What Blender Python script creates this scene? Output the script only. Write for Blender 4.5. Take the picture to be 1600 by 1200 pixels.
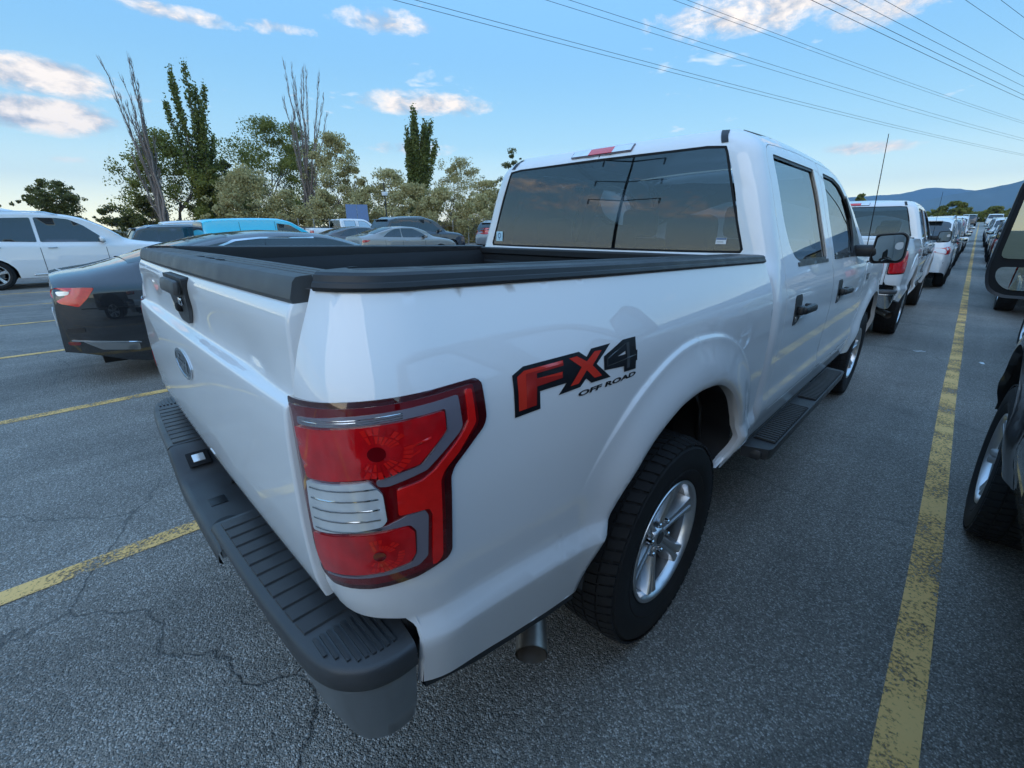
import bpy, bmesh, math, random
import numpy as np
from mathutils import Vector, Matrix, geometry, noise
random.seed(7); RNG = np.random.default_rng(7)
scene = bpy.context.scene
for o in list(bpy.data.objects): bpy.data.objects.remove(o)
COL = scene.collection
R_ = math.radians

# ================================================================ camera
CAM = Vector((1.5121, -1.3412, 1.4638))
cd = bpy.data.cameras.new('camera'); cam = bpy.data.objects.new('camera', cd); COL.objects.link(cam)
cd.sensor_fit = 'HORIZONTAL'; cd.sensor_width = 36; cd.lens = 36*686.47/1600
cd.clip_start = .03; cd.clip_end = 60000
cam.location = CAM; cam.rotation_euler = (math.pi/2-.3361, 0, .7832)
scene.camera = cam
scene.render.resolution_x = 1024; scene.render.resolution_y = 768

# ================================================================ sky
world = bpy.data.worlds.new('World'); scene.world = world; world.use_nodes = True
def build_sky():
    nt = world.node_tree; nt.nodes.clear(); N = nt.nodes.new; L = nt.links.new
    def math_(op, a, b=None, c=None, clamp=False):
        n = N('ShaderNodeMath'); n.operation = op; n.use_clamp = clamp
        for i, v in enumerate((a, b, c)):
            if v is None: continue
            if isinstance(v, (int, float)): n.inputs[i].default_value = v
            else: L(v, n.inputs[i])
        return n.outputs[0]
    def mixc(f, a, b, mode='MIX'):
        n = N('ShaderNodeMix'); n.data_type = 'RGBA'; n.blend_type = mode
        for s, v in ((n.inputs[0], f), (n.inputs[6], a), (n.inputs[7], b)):
            if isinstance(v, (int, float)): s.default_value = v
            elif isinstance(v, tuple): s.default_value = v if len(v) == 4 else (*v, 1)
            else: L(v, s)
        return n.outputs[2]
    tc = N('ShaderNodeTexCoord'); sep = N('ShaderNodeSeparateXYZ'); L(tc.outputs['Generated'], sep.inputs[0])
    x, y, z = sep.outputs
    el = math_('ARCSINE', z); az = math_('ARCTAN2', x, y)
    nis = N('ShaderNodeTexSky'); nis.sky_type = 'NISHITA'; nis.sun_disc = False
    nis.sun_elevation = R_(SUN_EL); nis.sun_rotation = R_(SUN_AZ); nis.altitude = 1300
    nis.dust_density = .6; nis.ozone_density = 1.5
    ramp = N('ShaderNodeValToRGB'); L(math_('MULTIPLY_ADD', el, 1/1.5708, 0), ramp.inputs[0])
    cr = ramp.color_ramp; cr.interpolation = 'B_SPLINE'
    stops = [(0, (.80,.745,.44)), (.025, (.67,.68,.485)), (.055, (.39,.49,.465)), (.10, (.176,.32,.405)), (.19, (.092,.222,.372)), (.32, (.122,.268,.46)), (.55, (.172,.325,.565)), (1, (.20,.355,.60))]
    while len(cr.elements) < len(stops): cr.elements.new(.5)
    for e, (p, c) in zip(cr.elements, stops): e.position = p; e.color = (*c, 1)
    base = mixc(1.0, ramp.outputs[0], (1, 1, 1))
    L_n = N('ShaderNodeMix'); L_n.data_type = 'RGBA'; L_n.blend_type = 'MIX'
    L_n.inputs[0].default_value = .95
    sc = N('ShaderNodeVectorMath'); sc.operation = 'SCALE'; sc.inputs['Scale'].default_value = .30; L(nis.outputs[0], sc.inputs[0])
    L(sc.outputs[0], L_n.inputs[6]); L(ramp.outputs[0], L_n.inputs[7]); base = L_n.outputs[2]
    # clouds: one fine noise on the sky sphere, thresholded inside soft ellipses (azimuth, elevation)
    cv = N('ShaderNodeCombineXYZ')
    up = math_('ADD', z, .10)
    L(math_('DIVIDE', x, up), cv.inputs[0]); L(math_('DIVIDE', y, up), cv.inputs[1])
    def nz(vec, scale, detail, rough, dist=0):
        n = N('ShaderNodeTexNoise'); n.inputs['Scale'].default_value = scale; n.inputs['Detail'].default_value = detail
        n.inputs['Roughness'].default_value = rough; n.inputs['Distortion'].default_value = dist; L(vec, n.inputs['Vector']); return n.outputs[0]
    ae = N('ShaderNodeCombineXYZ'); L(az, ae.inputs[0]); L(math_('MULTIPLY', el, 2.0), ae.inputs[1])
    n1 = nz(ae.outputs[0], 17, 6, .70, .25); nn = n1
    dens = None; aev = N('ShaderNodeCombineXYZ'); L(az, aev.inputs[0]); L(el, aev.inputs[1])
    for (a, e, wa, we, gain) in CLOUDS:
        v1 = N('ShaderNodeVectorMath'); v1.operation = 'MULTIPLY_ADD'; L(aev.outputs[0], v1.inputs[0]); g_ = math.sqrt(gain)
        v1.inputs[1].default_value = (g_/wa, g_/we, 0); v1.inputs[2].default_value = (-a*g_/wa, -e*g_/we, 0)
        v2 = N('ShaderNodeVectorMath'); v2.operation = 'DOT_PRODUCT'; L(v1.outputs[0], v2.inputs[0]); L(v1.outputs[0], v2.inputs[1])
        m = math_('SUBTRACT', gain, v2.outputs['Value'])
        dens = m if dens is None else math_('MAXIMUM', dens, m)
    dens = math_('MAXIMUM', dens, 0)
    # scattered cloudlets everywhere and a cloud bank round the rest of the sky
    wide = nz(cv.outputs[0], 1.1, 0, .5); fine = nz(cv.outputs[0], 5.5, 3, .62, .3)
    band = math_('MULTIPLY', math_('SMOOTH_MIN', math_('MULTIPLY', math_('SUBTRACT', el, .10), 6), 1, .2), 1)
    back = math_('MULTIPLY', math_('MULTIPLY_ADD', y, -1.5, -.5, clamp=True), 1)     # away from the view more cloud, as the window reflections show
    wisp = math_('MULTIPLY', math_('SUBTRACT', math_('ADD', fine, math_('MULTIPLY', wide, .6)), math_('MULTIPLY_ADD', back, -.08, 1.02)), 4.5, clamp=True)
    wisp = math_('MULTIPLY', wisp, math_('MULTIPLY', math_('SUBTRACT', el, .06), 8, clamp=True), clamp=True)
    d2 = math_('MULTIPLY', math_('SUBTRACT', math_('ADD', dens, math_('MULTIPLY', nn, 1.25)), 1.04), 2.3, clamp=True)
    ae2 = N('ShaderNodeVectorMath'); ae2.operation = 'ADD'; L(ae.outputs[0], ae2.inputs[0]); ae2.inputs[1].default_value = (-.010, .040, 0)
    n3 = nz(ae2.outputs[0], 16, 2, .55, .2)
    shade = math_('MULTIPLY_ADD', math_('SUBTRACT', n1, n3), 3.6, .62, clamp=True)
    ccol = mixc(shade, (.205,.225,.26), (.52,.46,.40))
    col = mixc(math_('MULTIPLY', d2, .93), base, ccol)
    wcol = mixc(back, (.50,.49,.48), (.40,.33,.30))
    col = mixc(math_('MULTIPLY', wisp, .8), col, wcol)
    # ground half of the sphere (never seen past the ground sheet)
    col = mixc(math_('MULTIPLY', math_('SUBTRACT', -.02, el), 30, clamp=True), col, (.12,.125,.13))
    bg = N('ShaderNodeBackground'); L(col, bg.inputs[0]); bg.inputs[1].default_value = SKY_STRENGTH
    out = N('ShaderNodeOutputWorld'); L(bg.outputs[0], out.inputs[0])
SUN_EL, SUN_AZ, SKY_STRENGTH = 4.0, 150.0, 1.0
CLOUDS = []   # filled below: (azimuth, elevation, half width, half height, gain) in radians
def px_dir(px, py):
    q = cam.rotation_euler.to_matrix() @ Vector(((px-800)/686.47, (600-py)/686.47, -1)); return q.normalized()
def cloud(px, py, wx, wy, g=1.0):
    d = px_dir(px, py); a = math.atan2(d.x, d.y); e = math.asin(d.z)
    d1 = px_dir(px+wx, py); d2 = px_dir(px, py-wy)
    CLOUDS.append((a, e, abs(math.atan2(d1.x, d1.y)-a), max(.008, abs(math.asin(d2.z)-e)), g))
for c in [(60,118,165,44,1.05),(70,180,155,42,1.1),(150,145,150,10,.62),(105,249,90,9,.55),(665,162,150,30,.86),(640,232,120,18,.66),
          (1200,14,330,60,.86),(1370,15,170,44,.80),(1355,231,135,16,.82),(270,20,140,22,.78),(600,34,120,32,.72),(430,44,100,20,.62)]:
    cloud(*c)
CLOUDS += [(R_(213)-2*math.pi,R_(12),.42,R_(3.2),.66),(R_(196)-2*math.pi,R_(10.5),.25,R_(2.2),.7),(R_(228)-2*math.pi,R_(15),.30,R_(2.5),.7),(R_(170),R_(12),.3,R_(3),.75),(R_(120),R_(10),.4,R_(2.5),.7),(R_(60),R_(14),.35,R_(3),.7)]   # the bank the windows mirror goes on round the horizon
build_sky()

# ================================================================ sun (low, veiled), exposure
sd = bpy.data.lights.new('sun', 'SUN'); sun = bpy.data.objects.new('sun', sd); COL.objects.link(sun)
sd.energy = .36; sd.angle = R_(58); sd.color = (1, .92, .82)
_sd = Vector((math.sin(R_(SUN_AZ))*math.cos(R_(SUN_EL+14)), math.cos(R_(SUN_AZ))*math.cos(R_(SUN_EL+14)), math.sin(R_(SUN_EL+14))))
sun.rotation_euler = (-_sd).to_track_quat('-Z', 'Y').to_euler(); sun.location = (0, 0, 40)
vs = scene.view_settings; vs.view_transform = 'Standard'; vs.look = 'None'; vs.exposure = 1.40; vs.gamma = 1; vs.use_curve_mapping = False
scene.render.engine = 'CYCLES'
scene.cycles.max_bounces = 6; scene.cycles.diffuse_bounces = 3; scene.cycles.glossy_bounces = 4; scene.cycles.transmission_bounces = 6; scene.cycles.caustics_reflective = False; scene.cycles.caustics_refractive = False; scene.cycles.transparent_max_bounces = 16

# ================================================================ helpers
def tag(o, label=None, cat=None, group=None, kind=None):
    if label: o['label'] = label
    if cat: o['category'] = cat
    if group: o['group'] = group
    if kind: o['kind'] = kind
    return o
def empty(name, loc=(0,0,0), rz=0):
    o = bpy.data.objects.new(name, None); COL.objects.link(o); o.location = loc; o.rotation_euler.z = rz; o.empty_display_size = .2
    return o
def mesh(name, V, F, mat=None, parent=None, smooth=True, flat_over=None):
    me = bpy.data.meshes.new(name)
    me.from_pydata([tuple(map(float, v)) for v in V], [], [tuple(int(i) for i in f) for f in F]); me.update()
    if smooth: me.polygons.foreach_set('use_smooth', [True]*len(me.polygons))
    o = bpy.data.objects.new(name, me); COL.objects.link(o)
    if mat is not None: me.materials.append(mat)
    if parent is not None: o.parent = parent
    if flat_over: sharp(o, flat_over)
    return o
def sharp(o, deg=35):
    bm = bmesh.new(); bm.from_mesh(o.data)
    for e in bm.edges:
        if len(e.link_faces) == 2 and e.calc_face_angle(0) > R_(deg): e.smooth = False
    bm.to_mesh(o.data); bm.free(); return o
class MB:
    """collects vertices and faces; build() links them as one mesh object"""
    def __init__(s): s.V = []; s.F = []
    def add(s, V, F):
        n = len(s.V); s.V += [tuple(v) for v in V]; s.F += [tuple(i+n for i in f) for f in F]; return s
    def grid(s, P, closeu=False, closev=False):
        P = np.asarray(P, float); a, b = P.shape[:2]
        F = []
        for i in range(a-(0 if closeu else 1)):
            for j in range(b-(0 if closev else 1)):
                i2 = (i+1) % a; j2 = (j+1) % b
                F.append((i*b+j, i2*b+j, i2*b+j2, i*b+j2))
        return s.add(P.reshape(-1, 3), F)
    def box(s, c, d, R=None, bev=0):
        x, y, z = d[0]/2, d[1]/2, d[2]/2
        if bev <= 0:
            V = [(-x,-y,-z),(x,-y,-z),(x,y,-z),(-x,y,-z),(-x,-y,z),(x,-y,z),(x,y,z),(-x,y,z)]
            F = [(0,3,2,1),(4,5,6,7),(0,1,5,4),(1,2,6,5),(2,3,7,6),(3,0,4,7)]
        else:
            bm = bmesh.new(); bmesh.ops.create_cube(bm, size=1)
            for v in bm.verts: v.co = Vector((v.co.x*d[0], v.co.y*d[1], v.co.z*d[2]))
            bmesh.ops.bevel(bm, geom=list(bm.edges), offset=min(bev, .49*min(d)), segments=2, profile=.5, affect='EDGES')
            bm.verts.index_update(); V = [tuple(v.co) for v in bm.verts]; F = [tuple(v.index for v in f.verts) for f in bm.faces]; bm.free()
        if R is not None: V = [tuple(R @ Vector(v)) for v in V]
        return s.add([(v[0]+c[0], v[1]+c[1], v[2]+c[2]) for v in V], F)
    def tube(s, pts, rad, n=8, cap=True):
        pts = [Vector(p) for p in pts]; m = len(pts); rad = rad if hasattr(rad, '__len__') else [rad]*m
        ring = []; prev = None
        for i, p in enumerate(pts):
            t = (pts[min(i+1, m-1)]-pts[max(i-1, 0)]).normalized()
            if prev is None: a = t.orthogonal().normalized()
            else: a = (prev-t*prev.dot(t)).normalized()
            prev = a; b = t.cross(a)
            ring.append([tuple(p+(a*math.cos(k*2*math.pi/n)+b*math.sin(k*2*math.pi/n))*rad[i]) for k in range(n)])
        k0 = len(s.V); s.grid(ring, closev=True)
        if cap: s.F.append(tuple(k0+i for i in range(n))[::1]); s.F.append(tuple(k0+(m-1)*n+i for i in range(n))[::-1])
        return s
    def lathe(s, prof, n=40, axis='x', c=(0,0,0), a0=0, a1=2*math.pi):
        """prof: (radius, height along axis)"""
        full = abs(a1-a0-2*math.pi) < 1e-6; m = n if full else n+1; P = []
        for i in range(m):
            a = a0+(a1-a0)*i/n; ca, sa = math.cos(a), math.sin(a)
            P.append([{'x': (h, r*ca, r*sa), 'y': (r*sa, h, r*ca), 'z': (r*ca, r*sa, h)}[axis] for r, h in prof])
        P = np.array(P)+np.array(c); return s.grid(P, closeu=full)
    def build(s, name, mat, parent=None, smooth=True, flat_over=40):
        return mesh(name, s.V, s.F, mat, parent, smooth, flat_over if smooth else None)
def rbox(name, c, d, mat, parent=None, bev=.01, R=None):
    return MB().box(c, d, R, bev).build(name, mat, parent, True, 50)
def resample(poly, step, closed=True):
    poly = [np.array(p, float) for p in poly]; out = []
    n = len(poly)
    for i in range(n if closed else n-1):
        a, b = poly[i], poly[(i+1) % n]; k = max(1, int(math.ceil(np.linalg.norm(b-a)/step)))
        out += [a+(b-a)*j/k for j in range(k)]
    if not closed: out.append(poly[-1])
    return np.array(out)
def smooth_poly(poly, n=4, closed=True):
    P = [np.array(p, float) for p in poly]; m = len(P); out = []
    for i in range(m if closed else m-1):
        if closed: p0, p1, p2, p3 = P[i-1], P[i], P[(i+1) % m], P[(i+2) % m]
        else: p0, p1, p2, p3 = P[max(i-1,0)], P[i], P[i+1], P[min(i+2, m-1)]
        for k in range(n):
            t = k/n; out.append(.5*((2*p1)+(-p0+p2)*t+(2*p0-5*p1+4*p2-p3)*t*t+(-p0+3*p1-3*p2+p3)*t**3))
    if not closed: out.append(P[-1])
    return np.array(out)
def round_poly(poly, r, n=4):
    """round each corner of a polygon; r one radius or a list"""
    P = [np.array(p, float) for p in poly]; m = len(P); out = []
    for i in range(m):
        ri = r[i] if hasattr(r, '__len__') else r
        a, b, c = P[i-1], P[i], P[(i+1) % m]; u = a-b; v = c-b; lu, lv = np.linalg.norm(u), np.linalg.norm(v)
        d = min(ri, lu*.48, lv*.48)
        if d < 1e-5: out.append(b); continue
        p, q = b+u/lu*d, b+v/lv*d
        for k in range(n+1):
            t = k/n; out.append((1-t)**2*p+2*t*(1-t)*b+t*t*q)
    return np.array(out)
def inset(poly, d):
    """move every side of a polygon inwards by d"""
    P = np.asarray(poly, float); P = P if area(P) > 0 else P[::-1]
    e = np.roll(P, -1, 0)-P; l = np.linalg.norm(e, axis=1); P = P[l > 1e-6]; e = np.roll(P, -1, 0)-P; e = e/np.linalg.norm(e, axis=1)[:, None]
    n = np.stack([-e[:,1], e[:,0]], -1); m = n+np.roll(n, 1, 0); m = m/np.maximum((m*n).sum(1), .3)[:, None]; return P+m*d
def inside(P, poly):
    x, y = P[:, 0], P[:, 1]; r = np.zeros(len(P), bool); n = len(poly)
    for i in range(n):
        x1, y1 = poly[i]; x2, y2 = poly[(i+1) % n]
        if y1 == y2: continue
        c = ((y1 > y) != (y2 > y)) & (x < (x2-x1)*(y-y1)/(y2-y1)+x1); r ^= c
    return r
def area(poly):
    p = np.asarray(poly); q = np.roll(p, -1, 0); return .5*np.sum(p[:,0]*q[:,1]-q[:,0]*p[:,1])
def surf_n(fn, S):
    e = 1e-4; a = fn(S[:,0]+e, S[:,1])-fn(S[:,0]-e, S[:,1]); b = fn(S[:,0], S[:,1]+e)-fn(S[:,0], S[:,1]-e)
    n = np.cross(a, b); return n/np.maximum(np.linalg.norm(n, axis=1), 1e-12)[:, None]
def patch_data(outline, holes, fn, step, off=0., skirt=0., lines=(), back=False):
    loops = []
    o = np.asarray(outline, float); o = o if area(o) > 0 else o[::-1]
    loops.append(resample(o, step))
    for h in holes:
        h = np.asarray(h, float); h = h if area(h) < 0 else h[::-1]; loops.append(resample(h, step))
    pts = []; edges = []
    for lp in loops:
        k = len(pts); pts += [Vector(p) for p in lp]; edges += [(k+i, k+(i+1) % len(lp)) for i in range(len(lp))]
    allp = np.concatenate(loops)
    lo, hi = loops[0].min(0), loops[0].max(0)
    gx = np.arange(lo[0]+step*.5, hi[0], step); gy = np.arange(lo[1]+step*.5, hi[1], step)
    if len(gx) and len(gy):
        G = np.stack(np.meshgrid(gx, gy), -1).reshape(-1, 2)
        k = inside(G, loops[0])
        for h in loops[1:]: k &= ~inside(G, h)
        G = G[k]
        if len(G):
            dmin = np.full(len(G), 9.)
            for i in range(0, len(allp), 400):
                dmin = np.minimum(dmin, np.sqrt(((G[:, None]-allp[None, i:i+400])**2).sum(-1)).min(1))
            G = G[dmin > step*.45]
        for ln in lines:
            lp = resample(ln, step, False); k = inside(lp, loops[0])
            for h in loops[1:]: k &= ~inside(lp, h)
            lp = lp[k]
            if len(lp):
                d1 = np.sqrt(((lp[:, None]-allp[None])**2).sum(-1)).min(1); lp = lp[d1 > step*.2]
                if len(G) and len(lp):
                    d2 = np.sqrt(((G[:, None]-lp[None])**2).sum(-1)).min(1); G = G[d2 > step*.35]
                pts += [Vector(p) for p in lp]
        pts += [Vector(p) for p in G]
    vv, ee, ff, *_ = geometry.delaunay_2d_cdt(pts, edges, [], 0, 1e-7)
    S = np.array([(v.x, v.y) for v in vv]); F = np.array([f for f in ff])
    C = S[F].mean(1); k = inside(C, loops[0])
    for h in loops[1:]: k &= ~inside(C, h)
    F = F[k]
    t = S[F]; ar = (t[:,1,0]-t[:,0,0])*(t[:,2,1]-t[:,0,1])-(t[:,2,0]-t[:,0,0])*(t[:,1,1]-t[:,0,1])
    F[ar < 0] = F[ar < 0][:, ::-1]
    P = fn(S[:,0], S[:,1]); n = surf_n(fn, S)
    V = list(P+n*off); FF = [tuple(f) for f in F]
    if skirt:
        for lp in loops:
            p = fn(lp[:,0], lp[:,1]); n = surf_n(fn, lp); a = p+n*off; b = p+n*(off-skirt)
            k = len(V); m = len(lp); V += list(a)+list(b)
            FF += [(k+i, k+m+i, k+m+(i+1) % m, k+(i+1) % m) for i in range(m)]
    return V, FF
def patch(name, outline, fn, mat, parent=None, holes=(), step=.03, off=0., skirt=0., lines=(), sgn=1, flat=None):
    V, F = patch_data(outline, holes, fn, step, off, skirt, lines)
    if sgn < 0: V = [(-v[0], v[1], v[2]) for v in V]; F = [f[::-1] for f in F]
    return mesh(name, V, F, mat, parent, True, flat)
def copy_tree(o, parent=None, skip=(), mats=None):
    c = o.copy(); COL.objects.link(c)
    if parent is not None: c.parent = parent
    if mats and o.type == 'MESH' and len(o.data.materials):
        m = o.data.materials[0]
        if m and m.name in mats:
            c.material_slots[0].link = 'OBJECT'; c.material_slots[0].material = mats[m.name]
    for ch in list(o.children):
        if ch.name.split('.')[0] in skip: continue
        copy_tree(ch, c, skip, mats)
    return c
def text_mesh(body, shear=0., spacing=1.0):
    cu = bpy.data.curves.new('lettering', 'FONT'); cu.body = body; cu.shear = shear; cu.space_character = spacing; cu.resolution_u = 3
    cu.offset = .040
    o = bpy.data.objects.new('lettering', cu); COL.objects.link(o)
    dg = bpy.context.evaluated_depsgraph_get(); me = bpy.data.meshes.new_from_object(o.evaluated_get(dg))
    V = np.array([v.co[:2] for v in me.vertices]); F = [tuple(p.vertices) for p in me.polygons]
    bpy.data.objects.remove(o); bpy.data.meshes.remove(me)
    lo, hi = V.min(0), V.max(0); return (V-lo)/(hi-lo), F, (hi-lo)[0]/(hi-lo)[1]
def lettering(name, body, fn, s0, s1, z0, z1, mat, parent, off=.002, shear=0., sgn=1, rise=0.):
    V, F, _ = text_mesh(body, shear); S = np.stack([s0+(s1-s0)*V[:,0], z0+(z1-z0)*V[:,1]+rise*V[:,0]], -1)
    P = fn(S[:,0], S[:,1])+surf_n(fn, S)*off
    return mesh(name, P, F, mat, parent, False)

# ================================================================ materials
MATS = {}
def pm(name, col, rough=.5, metal=0., coat=0., spec=.5, emit=None, var=0., vscale=8., bump=0., bscale=200., rvar=0., trans=0., ior=1.5):
    m = bpy.data.materials.new(name); m.use_nodes = True; nt = m.node_tree; b = nt.nodes['Principled BSDF']
    b.inputs['Base Color'].default_value = (*col, 1); b.inputs['Roughness'].default_value = rough; b.inputs['Metallic'].default_value = metal
    b.inputs['Coat Weight'].default_value = coat; b.inputs['Coat Roughness'].default_value = .012; b.inputs['Coat IOR'].default_value = 1.8; b.inputs['Specular IOR Level'].default_value = spec
    b.inputs['Transmission Weight'].default_value = trans; b.inputs['IOR'].default_value = ior
    if emit: b.inputs['Emission Color'].default_value = (*emit[:3], 1); b.inputs['Emission Strength'].default_value = emit[3]
    N = nt.nodes.new; L = nt.links.new
    if var or bump or rvar:
        tc = N('ShaderNodeTexCoord'); no = N('ShaderNodeTexNoise'); no.inputs['Scale'].default_value = vscale; no.inputs['Detail'].default_value = 6
        L(tc.outputs['Object'], no.inputs['Vector'])
    if var:
        mx = N('ShaderNodeMix'); mx.data_type = 'RGBA'; L(no.outputs[0], mx.inputs[0])
        mx.inputs[6].default_value = (*[c*(1-var) for c in col], 1); mx.inputs[7].default_value = (*[min(1, c*(1+var)) for c in col], 1); L(mx.outputs[2], b.inputs['Base Color'])
    if rvar:
        mr = N('ShaderNodeMapRange'); mr.inputs[1].default_value = .3; mr.inputs[2].default_value = .7; mr.inputs[3].default_value = max(0, rough-rvar); mr.inputs[4].default_value = rough+rvar
        L(no.outputs[0], mr.inputs[0]); L(mr.outputs[0], b.inputs['Roughness'])
    if bump:
        n2 = N('ShaderNodeTexNoise'); n2.inputs['Scale'].default_value = bscale; n2.inputs['Detail'].default_value = 3; L(tc.outputs['Object'], n2.inputs['Vector'])
        bp = N('ShaderNodeBump'); bp.inputs['Strength'].default_value = bump; bp.inputs['Distance'].default_value = .002; L(n2.outputs[0], bp.inputs['Height']); L(bp.outputs[0], b.inputs['Normal'])
    MATS[name] = m; return m
def glass(name, tint, ior=1.5, rough=.0):
    m = bpy.data.materials.new(name); m.use_nodes = True; nt = m.node_tree; nt.nodes.clear(); N = nt.nodes.new; L = nt.links.new
    fr = N('ShaderNodeFresnel'); fr.inputs[0].default_value = ior; tr = N('ShaderNodeBsdfTransparent'); tr.inputs[0].default_value = (*tint, 1)
    gl = N('ShaderNodeBsdfGlossy'); gl.inputs['Roughness'].default_value = rough; mx = N('ShaderNodeMixShader'); out = N('ShaderNodeOutputMaterial')
    L(fr.outputs[0], mx.inputs[0]); L(tr.outputs[0], mx.inputs[1]); L(gl.outputs[0], mx.inputs[2]); L(mx.outputs[0], out.inputs[0]); MATS[name] = m; return m
white_paint = pm('white_paint', (.80,.805,.81), .55, 0, 1.0, .15, var=.015, vscale=3)
black_paint = pm('black_paint', (.006,.007,.010), .25, 0, 1.0)
dark_paint = pm('dark_grey_paint', (.010,.011,.014), .3, .0, 1.0)
navy_paint = pm('navy_paint', (.010,.014,.028), .3, .1, 1.0)
silver_paint = pm('silver_paint', (.36,.37,.38), .32, .55, 1.0)
warm_silver = pm('warm_silver_paint', (.30,.275,.25), .32, .45, 1.0)
brown_paint = pm('brown_paint', (.07,.048,.04), .3, .35, 1.0)
blue_paint = pm('sky_blue_paint', (.015,.66,.92), .3, 0, 1.0)
red_paint = pm('red_paint', (.30,.012,.015), .3, .1, 1.0)
trim = pm('black_plastic_trim', (.020,.021,.023), .42, 0, 0, .45, var=.25, vscale=14, bump=.25, bscale=700, rvar=.08)
trim_cap = pm('grey_plastic_cap', (.065,.067,.068), .50, 0, 0, .45, var=.22, vscale=9, bump=.22, bscale=600, rvar=.1)
pad_mat = pm('bumper_pad_plastic', (.048,.049,.051), .38, 0, 0, .5, var=.3, vscale=12, bump=.3, bscale=500, rvar=.1)
bar_mat = pm('bumper_bar_grey', (.33,.34,.35), .30, .80, .2, var=.12, vscale=10, bump=.1, bscale=300)
liner = pm('bed_liner', (.010,.011,.013), .6, 0, 0, .4, var=.3, vscale=10, bump=.5, bscale=400)
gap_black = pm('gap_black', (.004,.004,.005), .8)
rubber = pm('tyre_rubber', (.018,.018,.019), .75, 0, 0, .3, var=.35, vscale=18, bump=.3, bscale=260)
alloy = pm('alloy_rim', (.60,.62,.64), .28, .9, .3, var=.06, vscale=30)
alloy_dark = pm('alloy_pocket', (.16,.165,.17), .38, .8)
chrome = pm('chrome', (.72,.73,.75), .09, 1.0)
steel = pm('exhaust_steel', (.45,.40,.35), .42, .9, var=.35, vscale=25)
seat_mat = pm('dark_seat_cloth', (.03,.032,.036), .9)
red_lens = pm('red_lens', (.55,.006,.010), .10, 0, 1.0, .5, var=.5, vscale=26)
red_deep = pm('deep_red_lens', (.15,.002,.005), .08, 0, 1.0, .5, var=.30, vscale=18)
red_edge = pm('dark_red_lens_rim', (.055,.003,.005), .10, 0, 1.0, .5)
red_bright = pm('bright_red_lens', (.75,.012,.010), .14, 0, .8, var=.2, vscale=60)
clear_lens = pm('clear_lens', (.80,.82,.82), .14, .35, 1.0, .5, var=.2, vscale=30)
silver_lens = pm('silver_lens', (.23,.21,.25), .30, .25, .8)
amber_lens = pm('amber_lens', (.45,.16,.02), .15, 0, 1.0)
rear_glass = glass('privacy_glass', (.12,.14,.15), 2.3)
side_glass = glass('tinted_side_glass', (.10,.12,.13), 10.)
clear_glass = glass('clear_glass', (.80,.86,.84), 1.5)
dark_glass = pm('dark_car_glass', (.012,.016,.020), .04, 0, 0, .8, ior=1.7)
mirror_mat = pm('mirror_glass', (.36,.40,.40), .01, 1.0)
decal_black = pm('decal_black', (.008,.009,.012), .35, 0, .5)
decal_red = pm('decal_red', (.66,.035,.018), .35, 0, .5)
decal_red2 = pm('decal_dark_red', (.36,.016,.012), .35, 0, .5)
decal_grey = pm('decal_grey', (.06,.065,.07), .35, 0, .5)
sticker_white = pm('sticker_white', (.75,.77,.78), .5)
sticker_blue = pm('sticker_blue', (.45,.68,.78), .5)
ink_blue = pm('ink_blue', (.05,.12,.25), .5)
emblem_blue = pm('emblem_blue', (.006,.008,.018), .2, .2, .6)
# ---------------------------------------------------------------- pickup body surfaces (metres; origin at rear axle on the ground, +y forward)
def pchip(xs, ys):
    xs = np.array(xs, float); ys = np.array(ys, float)
    h = np.diff(xs); d = np.diff(ys)/h
    m = np.zeros(len(xs)); m[0] = d[0]; m[-1] = d[-1]
    for i in range(1, len(xs)-1):
        if d[i-1]*d[i] > 0:
            w1 = 2*h[i]+h[i-1]; w2 = h[i]+2*h[i-1]
            m[i] = (w1+w2)/(w1/d[i-1]+w2/d[i])
    def f(x):
        x = np.clip(np.asarray(x, float), xs[0], xs[-1])
        i = np.clip(np.searchsorted(xs, x, side='right')-1, 0, len(xs)-2)
        t = (x-xs[i])/h[i]
        return ((1+2*t)*(1-t)**2*ys[i]+t*(1-t)**2*h[i]*m[i]+t*t*(3-2*t)*ys[i+1]+t*t*(t-1)*h[i]*m[i+1])
    return f
def sstep(a, b, x):
    t = np.clip((np.asarray(x, float)-a)/(b-a), 0, 1); return t*t*(3-2*t)

bed_sec = pchip([.55,.80,.87,1.0,1.10,1.165,1.21,1.25,1.30,1.34,1.40], [.985,.992,.996,.998,.995,.990,.982,.969,.949,.932,.905])
rear_y = pchip([.78,.80,.845,.957,1.10,1.204,1.234,1.284,1.323,1.361,1.40], [-1.095,-1.110,-1.121,-1.128,-1.126,-1.123,-1.120,-1.110,-1.099,-1.088,-1.080])
crease_z = pchip([-1.10,-.78,-.45,.0,.75], [.797,.775,.750,.73,.700])
ARCH = [(-.545,.548),(-.535,.60),(-.50,.68),(-.44,.785),(-.345,.885),(-.19,.962),(0.0,.988),(.17,.965),(.32,.888),(.43,.775),(.475,.665),(.455,.585),(.40,.530)]
_AC = (-.03,.50)
_at = np.array([math.atan2(z-_AC[1], -(y-_AC[0])) for y,z in ARCH]); _ar = np.array([math.hypot(y-_AC[0], z-_AC[1]) for y,z in ARCH])
arch_r = pchip(_at, _ar)
def arch_d(y, z):
    y = np.asarray(y, float); z = np.asarray(z, float)
    th = np.arctan2(z-_AC[1], -(y-_AC[0])); th = np.where(th < -1.5, th+2*math.pi, th)
    return np.hypot(y-_AC[0], z-_AC[1])-arch_r(th)
def flare(y, z):
    d = arch_d(y, z)
    f = .024*(1-sstep(.02,.160,d))+.009*(1-sstep(.160,.170,d))
    lip = np.clip(1-d/.018, 0, 1)
    return f*sstep(.50,.66,z)*sstep(-.60,-.36,y) - .010*lip**2
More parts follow.
